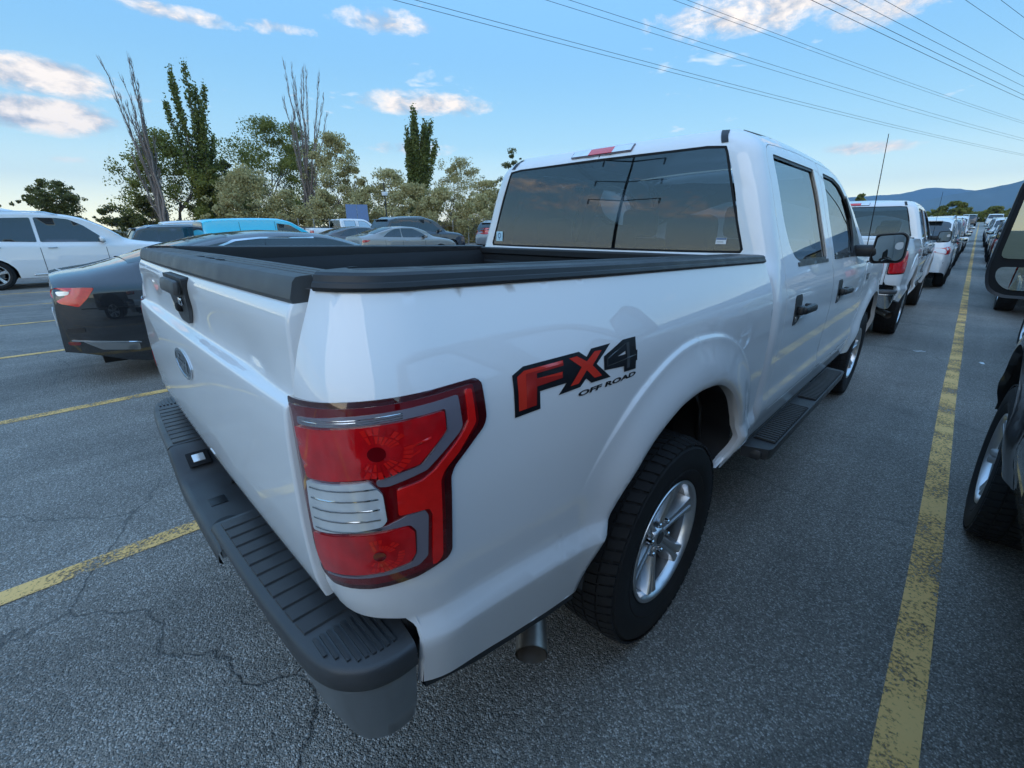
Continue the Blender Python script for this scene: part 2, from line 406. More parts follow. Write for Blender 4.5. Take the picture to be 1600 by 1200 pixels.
def taper(y):
    return .030*sstep(-.35,-1.0,-(-np.asarray(y,float))) if False else .030*(1-sstep(-1.02,-.40,y))
def bed_x(y, z):
    y = np.asarray(y, float); z = np.asarray(z, float)
    zc = crease_z(y); b = bed_sec(np.maximum(z, zc))
    d = zc-z
    low = np.where(d < .048, d/.048*.020, .020-(d-.048)*.19)
    low = np.where(d < 0, 0, low)
    return b+low+flare(y, z)-taper(y)
YC0 = -.93; RX = .150; LC = .25
def bed_p(s, z):
    s = np.asarray(s, float); z = np.asarray(z, float)
    side = s >= YC0
    xs = bed_x(np.maximum(s, YC0), z); ry = YC0-rear_y(z)
    q = np.clip((YC0-s)/LC, 0, None); th = np.clip(q, 0, 1)*math.pi/2
    x = np.where(side, xs, xs-RX*(1-np.cos(th)**.9)-np.clip(q-1, 0, None)*LC)
    y = np.where(side, s, YC0-ry*np.sin(th)**.95)
    return np.stack([x, y, z+0*s], -1)
def bed_s_end(z, xg=.803):
    xs = bed_x(YC0, z); return YC0-LC*(1+(xs-RX-xg)/LC)

cab_sec = pchip([.40,.44,.50,.56,.62,.68,.74,.9,1.02,1.14,1.22,1.305,1.54,1.65,1.79,1.93], [.90,.92,.955,.968,.984,.990,.984,.990,.994,.989,.975,.950,.873,.838,.786,.735])
roof_z = pchip([.7,.95,1.5,2.1,2.45,2.62,2.8,3.05,3.30,3.6], [1.875,1.893,1.912,1.905,1.872,1.815,1.70,1.50,1.30,1.22])
def back_y(z):
    d = np.clip(np.asarray(z, float)-1.366, 0, None); return .768+.034*sstep(1.28,1.366,z)+.045*d+.11*d*d
CRN = .075; CYC = 1.02
def cab_x(y, z):
    zr = roof_z(y); R = .13
    t = np.clip((z-(zr-.115))/.115, 0, 1)
    return cab_sec(z)-.115*(1-np.sqrt(1-t*t*.985))
def cab_p(s, z):
    """s >= CYC: along the side (s = y); below that round the rear corner and across the back."""
    s = np.asarray(s, float); z = np.asarray(z, float)
    zr = roof_z(np.maximum(s, CYC)); t = np.clip((z-(zr-.115))/.115, 0, 1); ins = .10*(1-np.sqrt(1-t*t*.985))
    x0 = cab_x(np.maximum(s, CYC), z); yb = back_y(z)+ins
    y1 = yb+CRN; L1 = CYC-y1; L2 = CRN*1.57
    d = CYC-s
    a = np.clip((d-L1)/L2, 0, 1)*math.pi/2; e = np.clip(d-L1-L2, 0, None)
    x = np.where(d <= 0, x0, x0-CRN*(1-np.cos(a))-e)
    y = np.where(d <= 0, s, np.where(d <= L1, s, y1-CRN*np.sin(a)))
    bow = .022*(1-np.clip(np.abs(x)/.86, 0, 1)**2)
    return np.stack([x, y-np.where(d > L1+L2, bow, 0), z+0*s], -1)
def cab_s_of_x(x, z):
    """path value on the back wall that lies at half width x"""
    zr = roof_z(CYC); t = np.clip((z-(zr-.115))/.115, 0, 1); ins = .10*(1-np.sqrt(1-t*t*.985))
    L1 = CYC-(back_y(z)+ins+CRN)
    return CYC-L1-CRN*1.57-(cab_x(CYC, z)-CRN-x)

_tg_base = pchip([.78,.80,.86,1.0,1.12,1.185,1.198,1.206,1.24,1.28,1.32,1.338,1.350,1.372], [-1.110,-1.123,-1.136,-1.142,-1.141,-1.137,-1.134,-1.126,-1.121,-1.116,-1.112,-1.109,-1.104,-1.088])
def tg_y(x, z):
    """outer face of the tailgate: dished above the crease, plain below"""
    x = np.abs(np.asarray(x, float)); z = np.asarray(z, float)
    rec = (.35+.65*(1-sstep(.50,.76,x)))*sstep(1.196,1.207,z)*(1-sstep(1.215,1.340,z))
    return _tg_base(z)-.008*(1-(x/.8)**2)+.018*rec
# ================================================================ the white pickup (near, centre)
def rail_z(y): return 1.378-.020*(np.asarray(y, float)+1.1)          # under edge of the bed rail caps
def arch_line(n=5): return smooth_poly(ARCH, n, False)
def build_wheel(name, parent, loc, flip=False, tread=True, R=.395, hw=.132, rim_r=.232, spokes=6):
    w = empty(name, loc); w.parent = parent
    if flip: w.rotation_euler.z = math.pi
    prof = [(rim_r-.012, -.10),(rim_r+.004,-.112),(rim_r+.05,-.128),(R-.075,-hw),(R-.035,-hw+.006),(R-.012,-hw+.028),(R-.009,-.05),(R-.009,.05),(R-.012,hw-.028),(R-.035,hw-.006),(R-.075,hw),(rim_r+.055,.129),(rim_r+.05,.126),(rim_r+.045,.128),(rim_r+.012,.119),(rim_r+.002,.110),(rim_r-.012,.10)]
    t = MB().lathe(prof, 72)
    if tread:
        for row, (h0, h1) in enumerate([(-hw+.008,-.078),(-.070,-.027),(-.019,.019),(.027,.070),(.078,hw-.008)]):
            n = 62; sh = (row % 2)*.5
            for k in range(n):
                a0 = (k+sh+.04+.05*((k*7) % 3))*2*math.pi/n; a1 = (k+sh+.84+.06*((k*5) % 3-1))*2*math.pi/n; tw = .035*(1 if row < 2 else -1 if row > 2 else 0)
                r0 = R-.012; r1 = R-.003; V = []
                for r in (r0, r1):
                    for (a, h, e) in ((a0, h0, 0), (a1, h0, 0), (a1+tw, h1, 1), (a0+tw, h1, 1)):
                        rr = r-(.012 if (row == 0 and e == 0) or (row == 4 and e == 1) else 0); V.append((h, rr*math.cos(a), rr*math.sin(a)))
                t.add(V, [(4,5,6,7),(0,1,5,4),(1,2,6,5),(2,3,7,6),(3,0,4,7)])
    t.build('tyre', rubber, w, True, 30)
    rim = MB().lathe([(rim_r-.010,.108),(rim_r+.003,.114),(rim_r+.001,.118),(rim_r-.010,.118),(rim_r-.018,.108),(rim_r-.022,.085)], 64)
    rm = rim.build('rim', alloy, w, True, 40)
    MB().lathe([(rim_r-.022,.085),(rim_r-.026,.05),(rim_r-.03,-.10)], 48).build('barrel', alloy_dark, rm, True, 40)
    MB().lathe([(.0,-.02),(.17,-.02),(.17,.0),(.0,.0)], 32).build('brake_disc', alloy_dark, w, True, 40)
    for k in range(spokes):
        a = (k+.25)*2*math.pi/spokes; secs = []
        for r, h, x in ((.03,.018,.078),(.07,.019,.083),(.12,.020,.091),(.17,.025,.100),(rim_r-.012,.040,.109)):
            sec = []
            for (u, xx) in ((-h-.014, x-.055),(-h, x-.004),(-h+.005, x),(-.007, x-.001),(0, x-.010),(.007, x-.001),(h-.005, x),(h, x-.004),(h+.014, x-.055)):
                sec.append((xx, r*math.cos(a)-u*math.sin(a), r*math.sin(a)+u*math.cos(a)))
            secs.append(sec)
        MB().grid(secs).build('spoke', alloy, rm, True, 25)
    MB().lathe([(0,.088),(.034,.088),(.040,.082),(.046,.060)], 28).build('hub_cap', alloy, rm, True, 30)
    MB().lathe([(0,.0905),(.024,.0905),(.026,.088)], 24).build('hub_badge', decal_black, rm, True, 30)
    if tread:
        for k in range(6):
            a = (k+.75)*2*math.pi/6; c = (0, .066*math.cos(a), .066*math.sin(a))
            MB().lathe([(0,.094),(.007,.094),(.010,.090),(.0105,.070)], 6, c=c).build('lug_nut', chrome, rm, True, 30)
    return w

def build_pickup():
    T = empty('pickup_truck')
    # ---- bed sides
    zs = np.linspace(.80, 1.378, 14)
    rear_edge = [(float(bed_s_end(z)), float(z)) for z in zs[::-1]]
    bottom_rear = [(-1.17,.806),(-1.13,.800),(-1.06,.796),(-1.035,.790),(-1.022,.76),(-1.018,.70),(-1.015,.612),(-.90,.590),(-.80,.570),(-.67,.552),(-.56,.545)]
    front = [(.44,.525),(.60,.535),(.718,.545),(.72,.75),(.72,1.0),(.718,1.2),(.712,1.342)]
    top = [(y, float(rail_z(y))) for y in np.linspace(.69, -1.10, 20)]
    out = rear_edge[:-1]+bottom_rear+list(map(tuple, arch_line(5)))+front+top+[(-1.16, 1.379)]
    cl = [[(y, float(crease_z(y))+d) for y in np.linspace(-1.02,.72,50)] for d in (.004,-.004,-.046,-.054)]
    fl = []
    for dd in (.012,.03,.10,.150,.159,.1625,.1675,.171,.180):
        fl.append([(_AC[0]-(float(arch_r(t))+dd)*math.cos(t), _AC[1]+(float(arch_r(t))+dd)*math.sin(t)) for t in np.linspace(.1, 3.0, 60)])
    for sg in (1, -1):
        bs = patch('bed_side', out, bed_p, white_paint, T, step=.022, skirt=.018, lines=cl+fl, sgn=sg)
        # rolled arch lip and wheel well
        A = arch_line(5); P = bed_p(A[:,0], A[:,1]); rows = []
        for dx, dr in ((0,0),(-.012,.004),(-.035,.0)):
            rows.append([(p[0]+dx, p[1]+(p[1]-_AC[0])*dr*-4, p[2]) for p in P])
        rows = np.array(rows); rows[:,:,0] *= sg
        MB().grid(rows if sg > 0 else rows[::-1]).build('arch_lip', white_paint, bs)
        well = []
        for x in (.985, .90, .78, .60):
            well.append([(sg*x, p[1]*(1.02 if x < .95 else 1.0), p[2]+(.01 if x < .95 else .0)) for p in P])
        ww = MB().grid(np.array(well) if sg > 0 else np.array(well)[::-1]).build('wheel_well_liner', trim, T)
        MB().tube([(sg*.86, .47, .60),(sg*.86,.44,.76),(sg*.86,.33,.885),(sg*.86,.17,.955)], .012, 6).build('liner_rib', trim, ww)
        # black strip under the sill
        bl = [(-1.012,.608),(-.90,.586),(-.80,.566),(-.67,.548),(-.57,.541)]
        m = MB()
        S = np.array(bl); p = bed_p(S[:,0], S[:,1])
        m.grid([[(sg*(q[0]+.001), q[1], q[2]+.004) for q in p],[(sg*(q[0]+.001), q[1], q[2]-.012) for q in p],[(sg*(q[0]-.03), q[1], q[2]-.014) for q in p]]).build('sill_strip', trim, bs)
        # folded rear edge of the lower panel
        zz = np.linspace(.612,.792,8); e0 = bed_p(np.full(8,-1.017), zz)
        m = MB(); m.grid([[(sg*q[0], q[1], q[2]) for q in e0],[(sg*(q[0]-.012), q[1]-.004, q[2]) for q in e0],[(sg*(q[0]-.05), q[1]+.02, q[2]) for q in e0]])
        m.build('panel_return', white_paint, bs)
        MB().box((sg*.86,-1.00,.73),(.10,.05,.10),bev=.01).build('bumper_bracket', gap_black, bs)
    # ---- tailgate
    G = .796
    tgf = lambda x, z: np.stack([x+0*z, tg_y(x, z), z+0*x], -1)
    xs_ = np.concatenate([[-G,-G+.003],np.linspace(-G+.012,G-.012,61),[G-.003,G]])
    zs_ = np.concatenate([np.linspace(.803,1.17,22),[1.18,1.188,1.193,1.196,1.199,1.202,1.205,1.208,1.212,1.220],np.linspace(1.23,1.315,9),[1.324,1.331,1.336,1.341,1.346,1.351,1.357]])
    rows = []
    for z in zs_:
        e = np.where(np.abs(np.abs(xs_)-G) < 1e-6, .004, 0.)
        rows.append(np.stack([xs_, tg_y(xs_, np.full(len(xs_), z))+e, np.full(len(xs_), z)], -1))
    rows = [rows[0]+np.array([0,.05,0])]+rows+[rows[-1]+np.array([0,.05,.001])]; rows = np.array(rows)
    L0 = rows[:, :1].copy(); L0[:, :, 1] = -1.06; R0 = rows[:, -1:].copy(); R0[:, :, 1] = -1.06
    tg = MB().grid(np.concatenate([L0, rows, R0], 1)).build('tailgate', white_paint, T, True, 60)
    if sum(p.normal.y for p in tg.data.polygons) > 0: tg.data.flip_normals()
    MB().box((0,-1.045,1.08),(1.57,.07,.52)).build('tailgate_core', gap_black, tg)
    MB().box((0,-1.03,1.10),(1.56,.05,.52),bev=.01).build('tailgate_inner_panel', liner, tg)
    # plastic cap along the top of the tailgate, slightly bowed, with grooves
    xs = np.linspace(-.794,.794,41); rows = []
    for (dy, z) in ((-1.082,1.357),(-1.098,1.359),(-1.101,1.366),(-1.094,1.392),(-1.088,1.3985),(-1.080,1.400),(-1.064,1.4005),(-1.0625,1.397),(-1.0585,1.397),(-1.057,1.4005),(-1.045,1.4005),(-1.0435,1.397),(-1.0395,1.397),(-1.038,1.4005),(-1.026,1.4005),(-1.0245,1.397),(-1.0205,1.397),(-1.019,1.4005),(-.998,1.399),(-.990,1.392),(-.988,1.33)):
        rows.append([(x, dy-.012*(1-(x/.8)**2)*sstep(-.99,-1.09,dy) if dy < -1.07 else dy-.012*(1-(x/.8)**2)*(-.99-dy)/.1, z-.002*abs(x)/.8) for x in xs])
    cap = MB().grid(rows)
    for e in (0, -1):
        k = len(cap.V); cap.V += [tuple(r[e]) for r in rows]; cap.F.append(tuple(range(k, k+len(rows)))[::(-1 if e else 1)])
    cap = cap.build('tailgate_cap', trim_cap, tg, True, 28)
    for xx in (.10,.20,.29): rbox('drain_slot', (xx,-1.0705,1.4005), (.045,.009,.002), gap_black, cap, .0008)
    # handle and oval emblem
    hf = lambda x, z: np.stack([x+0*z, -1.130+(1.348-z)*.07, z+0*x], -1)
    hb = patch('handle_bezel', round_poly([(-.130,1.350),(.130,1.350),(.100,1.268),(.050,1.222),(-.050,1.222),(-.100,1.268)],.012,3), hf, trim, tg, step=.02, skirt=.07, flat=40)
    MB().box((0,-1.136,1.322),(.190,.022,.040),Matrix.Rotation(R_(-8),3,'X'),bev=.012).build('handle_lever', trim_cap, hb, True, 40)
    MB().box((0,-1.126,1.264),(.034,.020,.024),bev=.007).build('camera_pod', gap_black, hb); MB().box((.058,-1.130,1.287),(.022,.010,.022),bev=.004).build('key_lock', chrome, hb)
    el = [(.104*math.cos(a), 1.106+.0425*math.sin(a)) for a in np.linspace(0, 2*math.pi, 48, endpoint=False)]
    ei = [(.097*math.cos(a), 1.106+.0365*math.sin(a)) for a in np.linspace(0, 2*math.pi, 48, endpoint=False)]
    em = patch('oval_emblem', ei, tgf, emblem_blue, tg, step=.02, off=.0025)
    patch('emblem_ring', el, tgf, chrome, em, holes=[ei], step=.02, off=.0035, skirt=.003, flat=40)
    lettering('emblem_script', 'Ford', tgf, -.066, .066, 1.085, 1.127, chrome, em, .0035, .35)
    for sg in (-1, 1): rbox('tailgate_bumper_stop', (sg*.46,-1.128,.845), (.11,.008,.012), chrome, tg, .003)
    # ---- bed rail caps
    for sg in (1, -1):
        sv = np.concatenate([np.linspace(float(bed_s_end(1.378,.812)), YC0, 18), np.linspace(YC0+.03,.70,30)]); rows = []
        for s_ in sv:
            z0 = float(rail_z(max(s_, -1.1))); o = bed_p(s_, z0); o1 = bed_p(s_+.002, z0); tg_ = (o1-o)[:2]; tg_ = tg_/np.linalg.norm(tg_)
            o = o[:2]+np.array([tg_[1], -tg_[0]])*.008; anc = np.array([.785, max(o[1], -1.0)]); d = anc-o; D = np.linalg.norm(d); d = d/D
            gd = float(sstep(-1.02,-.97,o[1]))*.0028
            sec = [(.030,-.004),(.003,-.002),(0,.004),(.003,.011),(.005,.0125),(.008,.022),(.015,.0265),(.034,.028)]
            for c in (.062,.080,.098): sec += [(c-.004,.028),(c-.003,.028-gd),(c+.003,.028-gd),(c+.004,.028)]
            sec += [(max(D-.012,.105),.028),(max(D-.002,.108),.024),(max(D,.110),.012),(max(D,.110),-.04)]
            rows.append([(sg*(o[0]+d[0]*q), o[1]+d[1]*q, z0+h) for q, h in sec])
        m = MB(); rows = np.array(rows); m.grid(rows if sg < 0 else rows[:, ::-1])
        for e in (0, -1):
            k = len(m.V); m.V += [tuple(v) for v in rows[e]]; m.F.append(tuple(range(k, k+rows.shape[1]))[::(1 if (e == 0) == (sg > 0) else -1)])
        rc = m.build('bed_rail_cap', trim, T, True, 26)
        for yy in (-.93,-.05,.55):
            rbox('stake_pocket_plug', (sg*.832, yy, float(rail_z(yy))+.0262), (.045,.09,.002), trim_cap, rc, .0009)
    # ---- bed interior
    B = MB().box((0,-.17,.885),(1.42,1.70,.03)).build('bed_floor', liner, T)
    for k in range(11): rbox('floor_rib', ((k-5)*.12,-.17,.904), (.07,1.66,.012), liner, B, .004)
    for sg in (1, -1):
        prof = [(.72,.90),(.735,1.0),(.735,1.25),(.760,1.30),(.777,1.335),(.80,1.36)]
        ys = np.linspace(-1.02,.68,18); rows = [[(sg*(x+(.012 if (j % 4) in (1,2) and 0 < i < 3 else 0)), y, z) for i, (x, z) in enumerate(prof)] for j, y in enumerate(ys)]
        iw = MB().grid(np.array(rows) if sg > 0 else np.array(rows)[:, ::-1]).build('bed_inner_wall', liner, T)
        rbox('tie_down', (sg*.728,.50,1.15), (.02,.05,.03), steel, iw, .004)
        MB().lathe([(.0,.0),(.42,.0),(.44,.02),(.44,.26)], 24, c=(sg*.50 if sg > 0 else -.76, 0, .56), a0=0, a1=math.pi).build('wheel_house', liner, T)
    h = MB(); zs_ = [.90,1.02,1.03,1.08,1.09,1.17,1.18,1.225,1.235,1.275,1.285,1.318,1.328,1.352]; dy = [0,0,.015,.015,0,0,.014,.014,0,0,.012,.012,0,0]
    h.grid([[(x, .675+d-.01, z) for x in np.linspace(-.80,.80,3)] for z, d in zip(zs_, dy)]).build('bed_front_wall', liner, T, True, 20)
    rbox('bed_front_cap', (0,.688,1.352), (1.72,.045,.020), trim, T, .006)
    # ---- cab shell, doors
    zt = lambda y: float(roof_z(y))
    def ring(z): return float(cab_s_of_x(.0, z))
    top_line = [(y, zt(y)-.0015) for y in np.linspace(3.28,.95,48)]
    shell = [(.755,.56),(.86,.50),(.95,.44),(3.06,.44),(3.06,.60),(3.06,1.0),(3.07,1.22),(3.20,1.285)]+[(y, z) for y, z in top_line if y < 3.2]
    # rear corner pillar + back wall as the same sheet: go round the corner at the top, come back along the bottom
    s_top = float(cab_s_of_x(0.0, 1.880)); s_bot = float(cab_s_of_x(0.0, .90))
    shell += [(.90,1.890),(.80,1.888),(.6,1.889),(s_top+.30,1.8895),(s_top,1.8895)]
    shell += [(float(cab_s_of_x(0., z)), z) for z in np.linspace(1.88,.90,10)]
    shell += [(.60,.90),(.755,.90),(.755,.75)]
    gw = lambda z: .815+(z-1.363)*(-.148/.443)              # half width of the rear glass
    rg = [(0.0,1.824),(.58,1.820),(gw(1.812)-.005,1.812),(gw(1.79),1.79),(gw(1.5),1.5),(gw(1.38),1.385),(gw(1.37)-.012,1.369),(.55,1.366),(0.0,1.366)]
    rgs = [(float(cab_s_of_x(x, z)), z) for x, z in rg]
    edge0 = [(float(cab_s_of_x(-.0, z)), z) for z in np.linspace(1.366,1.824,6)]
    # open the back-wall part of the outline instead of a hole that touches the centre line
    sh2 = []
    for q in shell: sh2.append(q)
    i0 = next(i for i, q in enumerate(sh2) if q == (s_top,1.8895))
    head = sh2[:i0+1]
    lowp = [(float(cab_s_of_x(0., z)), z) for z in (1.366,1.2,1.0,.90)]
    shell = head+[(float(cab_s_of_x(0., 1.824)),1.824)]+rgs[1:-1]+lowp+[(.60,.90),(.755,.90),(.755,.75)]
    rd = [(.938,.66),(.945,.636),(1.0,.628),(1.86,.628),(1.898,.636),(1.905,.70),(1.905,1.3),(1.892,1.834),(1.5,1.842),(1.15,1.835),(1.03,1.826),(.965,1.80),(.945,1.74),(.938,1.5),(.938,1.2)]
    fd = [(1.912,.70),(1.92,.636),(1.95,.628),(2.90,.640),(2.975,.66),(2.985,.75),(2.99,1.2),(2.985,1.26),(2.945,1.33),(2.83,1.50),(2.66,1.68),(2.55,1.755),(2.42,1.80),(2.2,1.825),(1.90,1.834),(1.912,1.3)]
    rd = round_poly(rd, .02, 2); fd = round_poly(fd, .02, 2)
    rw = round_poly([(1.045,1.79),(1.040,1.62),(1.048,1.49),(1.075,1.40),(1.13,1.345),(1.22,1.318),(1.80,1.312),(1.80,1.55),(1.782,1.788)], .018, 2)
    fw = round_poly([(1.985,1.312),(2.86,1.306),(2.80,1.44),(2.70,1.575),(2.58,1.68),(2.46,1.745),(2.30,1.778),(2.002,1.787)], .02, 2)
    grow = lambda P, d: inset(P, -d)
    cab = None
    for sg in (1, -1):
        cs = patch('cab_side', shell, cab_p, white_paint, T, holes=[grow(rd,.0035), grow(fd,.0035)], step=.03, skirt=.02, sgn=sg)
        cab = cab or cs
        # dark backing under the door gaps and the cabin lining
        patch('cabin_lining', [(.80,.62),(2.98,.62),(2.98,1.25),(2.80,1.47),(2.60,1.70),(2.42,1.78),(1.5,1.83),(1.0,1.83),(.82,1.80)], cab_p, seat_mat, cs, holes=[grow(rw,.022), grow(fw,.022)], step=.03, off=-.055, sgn=sg)
        for nm, dr, wn, hy in (('rear_door', rd, rw, 1.085), ('front_door', fd, fw, 2.06)):
            d = patch(nm, dr, cab_p, white_paint, T, holes=[wn], step=.026, skirt=.022, sgn=sg)
            sl = patch('window_seal', grow(wn,.001), cab_p, trim, d, holes=[inset(wn, .013)], step=.012, off=-.005, sgn=sg)
            patch('window_glass', grow(wn,.004), cab_p, side_glass, d, step=.025, off=-.012, sgn=sg)
            patch('belt_strip', [(wn[:,0].min()+.13 if nm == 'rear_door' else wn[:,0].min(), 1.300),(wn[:,0].max(),1.294),(wn[:,0].max(),1.312),(wn[:,0].min()+.13 if nm == 'rear_door' else wn[:,0].min(),1.319)], cab_p, trim, d, step=.04, off=.004, skirt=.006, sgn=sg)
            # recessed cup + pull handle
            cup = round_poly([(hy,1.030),(hy+.002,1.158),(hy+.014,1.172),(hy+.110,1.172),(hy+.118,1.15),(hy+.110,1.06),(hy+.06,1.036)], .012, 3)
            hd = patch('door_handle', cup, cab_p, trim, d, step=.02, off=.003, skirt=.01, sgn=sg)
            hx = float(cab_x(hy+.1, 1.1))
            gp = MB().box((sg*(hx+.034), hy+.135, 1.100),(.030,.175,.038),Matrix.Rotation(sg*R_(-3),3,'Z'),bev=.013); gp.box((sg*(hx+.014), hy+.060, 1.100),(.034,.05,.044),bev=.010); gp.box((sg*(hx+.012), hy+.205, 1.100),(.032,.03,.036),bev=.008)
            gp.build('grip', trim, hd, True, 45); MB().box((sg*(hx+.004), hy+.035, 1.058),(.006,.030,.026),bev=.002).build('lock_cover', bar_mat, hd)
        patch('b_pillar_cover', [(1.81,1.315),(1.975,1.315),(1.992,1.786),(1.795,1.786)], cab_p, trim, cs, step=.05, off=.0012, sgn=sg) if False else None
        # roof ditch moulding
        ln = [(y, zt(y)-.004) for y in np.linspace(1.02,2.9,30)]
        p = cab_p(np.array([a for a,b in ln]), np.array([b for a,b in ln]))
        pts = [(sg*q[0]*.985, q[1], q[2]+.004) for q in p]
        pk = [(sg*.628,.868,1.853),(sg*.622,.880,1.872),(sg*.618,.92,1.888)]
        MB().tube(pts, .0025, 6).build('roof_moulding', trim, cs)
        # black ditch strip at the rear end of the roof
        z_ = np.linspace(1.826,1.886,8); row = []
        for x0 in (.634,.664):
            ss = np.array([float(cab_s_of_x(x0-(z-1.826)*.45, z)) for z in z_]); q = cab_p(ss, z_)+np.array([0,-.002,.0015]); row.append([(sg*v[0], v[1], v[2]) for v in q])
        row = np.array(row); MB().grid(row if sg < 0 else row[::-1]).build('roof_ditch_strip', trim, cs)
        # mirror on a short arm
        mr = MB(); cx = 1.128
        hs = [(-.085,.088),(.062,.102),(.090,.075),(.094,-.062),(.074,-.094),(-.078,-.104),(-.092,-.08)]
        hs = round_poly(hs, .022, 3); rows = []
        for yy, sc in ((-.022,.93),(-.020,1.0),(.02,1.0),(.07,.94),(.10,.78),(.112,.5)):
            rows.append([(sg*(cx+a*sc), 2.66+yy+.10*(-a)*0, 1.352+b*sc) for a, b in hs])
        rows = np.array(rows); mr.grid(rows if sg > 0 else rows[:, ::-1], closev=True)
        k = len(mr.V); mr.V += [tuple(v) for v in rows[-1]]; mr.F.append(tuple(range(k, k+len(hs)))[::(1 if sg < 0 else -1)])
        M = mr.build('door_mirror', trim, T, True, 40)
        mg = np.array(hs)*.86
        mf = lambda a, b: np.stack([sg*(cx+a), 2.651-b*.13-a*.06, 1.352+b], -1)
        V, F = patch_data(mg, (), mf, .05); mesh('mirror_pane', V, [f if sg > 0 else f[::-1] for f in F], mirror_mat, M)
        V, F = patch_data(np.array(hs)*.94, (), lambda a, b: np.stack([sg*(cx+a), 2.658-b*.10+0*a, 1.352+b], -1), .05); mesh('pane_backing', V, [f if sg > 0 else f[::-1] for f in F], gap_black, M)
        spot = round_poly([(.03,.035),(.070,.042),(.072,.0),(.05,-.012),(.028,.0)], .015, 3)
        V, F = patch_data(spot, (), lambda a, b: np.stack([sg*(cx+a), 2.6475-b*.13-a*.06, 1.352+b], -1), .05); mesh('spotter_pane', V, [f if sg > 0 else f[::-1] for f in F], clear_lens, M)
        MB().box((sg*1.00,2.70,1.330),(.16,.09,.080),bev=.025).build('mirror_arm', trim, M, True, 50)
        patch('mirror_sail', round_poly([(2.56,1.313),(2.895,1.298),(2.845,1.43),(2.72,1.59),(2.60,1.69),(2.585,1.67),(2.68,1.55),(2.665,1.42)],.01,2), cab_p, trim, M, step=.04, off=.003, skirt=.012, sgn=sg)
        # lower door moulding line + rocker + running board
        rb = MB(); x0, x1, y0, y1 = .940, 1.062, .83, 2.72
        rb.box((sg*.99,(y0+y1)/2,.425),(.08,y1-y0-.05,.06),bev=.02)
        for e, yy in ((0, y0), (1, y1)):
            pass
        top_ = [(x0,y0+.01),(x1-.012,y0+.05),(x1,y0+.075),(x1,y1-.075),(x1-.012,y1-.05),(x0,y1-.01)]
        k = len(rb.V); rb.V += [(sg*a, b, .462) for a, b in top_]+[(sg*(a-.006*(a > 1)), b, .405) for a, b in top_]; n = len(top_)
        rb.F += [tuple(k+i for i in range(n))[::(1 if sg > 0 else -1)]]+[((k+i, k+n+i, k+n+(i+1) % n, k+(i+1) % n) if sg > 0 else (k+i, k+(i+1) % n, k+n+(i+1) % n, k+n+i)) for i in range(n)]
        rb = rb.build('running_board', pad_mat, T, True, 30)
        for a, b in ((y0+.14, y0+.80), (y1-.92, y1-.12)):
            MB().box((sg*1.004,(a+b)/2,.4635),(.100,b-a,.003)).build('step_pad', gap_black, rb)
            m = MB()
            for yy in np.arange(a+.012, b-.005, .030): m.box((sg*1.004, yy, .469), (.094,.012,.010))
            tag(m.build('step_ribs', trim_cap, rb, True, 30), kind='stuff')
    # roof
    ys = np.concatenate([[.925,.94],np.linspace(.96,3.19,44)]); rows = []
    for y in ys:
        z = zt(max(y,.95))-.0015 if y >= .95 else 1.8895-(.95-y)*.05
        w = float(cab_x(max(y,.95), z))
        if y < .95: w = w-.04
        if y > 2.46: break
        rows.append([(u*w, y, z+.028*(1-u*u)*float(sstep(.95,1.3,y))) for u in np.linspace(-1, 1, 21)])
    MB().grid(np.array(rows)[:, ::-1]).build('roof', white_paint, T)
    rows = []
    for y in np.linspace(2.44,3.19,14):
        z = zt(y)-.003; w = float(cab_x(y, z))-.004
        rows.append([(u*w, y+.12*(1-u*u)*float(sstep(2.4,3.2,y)), z+.028*(1-u*u)) for u in np.linspace(-1, 1, 15)])
    MB().grid(np.array(rows)[:, ::-1]).build('windscreen', clear_glass, T)
    # rear glass + seal + stickers
    gf = lambda x, z: np.where((x >= 0)[..., None] if hasattr(x, 'shape') else x >= 0, 1, 1)*np.stack([x+0*z, back_y(z)-.022*(1-np.clip(np.abs(x)/.86,0,1)**2), z+0*x], -1)
    full = [(x, z) for x, z in rg[1:-1]]; gl = full+[(-x, z) for x, z in full[::-1]]
    g = patch('rear_window', gl, gf, rear_glass, T, step=.06, off=-.002)
    inn = inset(gl, .010)
    patch('window_seal', gl, gf, gap_black, g, holes=[inn], step=.05, off=.0005)
    def plate(name, c, w, h, mat, par, off=.002): return patch(name, [(c[0]-w/2,c[1]-h/2),(c[0]+w/2,c[1]-h/2),(c[0]+w/2,c[1]+h/2),(c[0]-w/2,c[1]+h/2)], gf, mat, par, step=.05, off=off)
    st = plate('inspection_sticker', (-.735,1.428), .062, .060, sticker_blue, g)
    ringp = [(-.735+.016*math.cos(a), 1.432+.017*math.sin(a)) for a in np.linspace(0,2*math.pi,16,endpoint=False)]
    ring_i = [(-.735+.011*math.cos(a), 1.432+.012*math.sin(a)) for a in np.linspace(0,2*math.pi,16,endpoint=False)]
    patch('sticker_mark', ringp, gf, ink_blue, st, holes=[ring_i], step=.03, off=.003); plate('sticker_stem', (-.735,1.411), .004, .012, ink_blue, st, .003)
    s2 = plate('window_label', (.712,1.419), .046, .026, sticker_white, g); plate('label_band', (.712,1.428), .044, .006, ink_blue, s2, .003); plate('label_line', (.708,1.415), .03, .002, decal_grey, s2, .003)
    # high brake lamp: clear ends, red middle
    lf = lambda x, z: np.stack([x+0*z, back_y(z)+.10*(1-np.sqrt(np.clip(1-(np.clip((z-(1.885-.115))/.115,0,1))**2*.985,0,1)))-.022*(1-np.clip(np.abs(x)/.86,0,1)**2), z+0*x], -1)
    bz = lambda x: 1.846+.006*(1-(x/.2)**2)
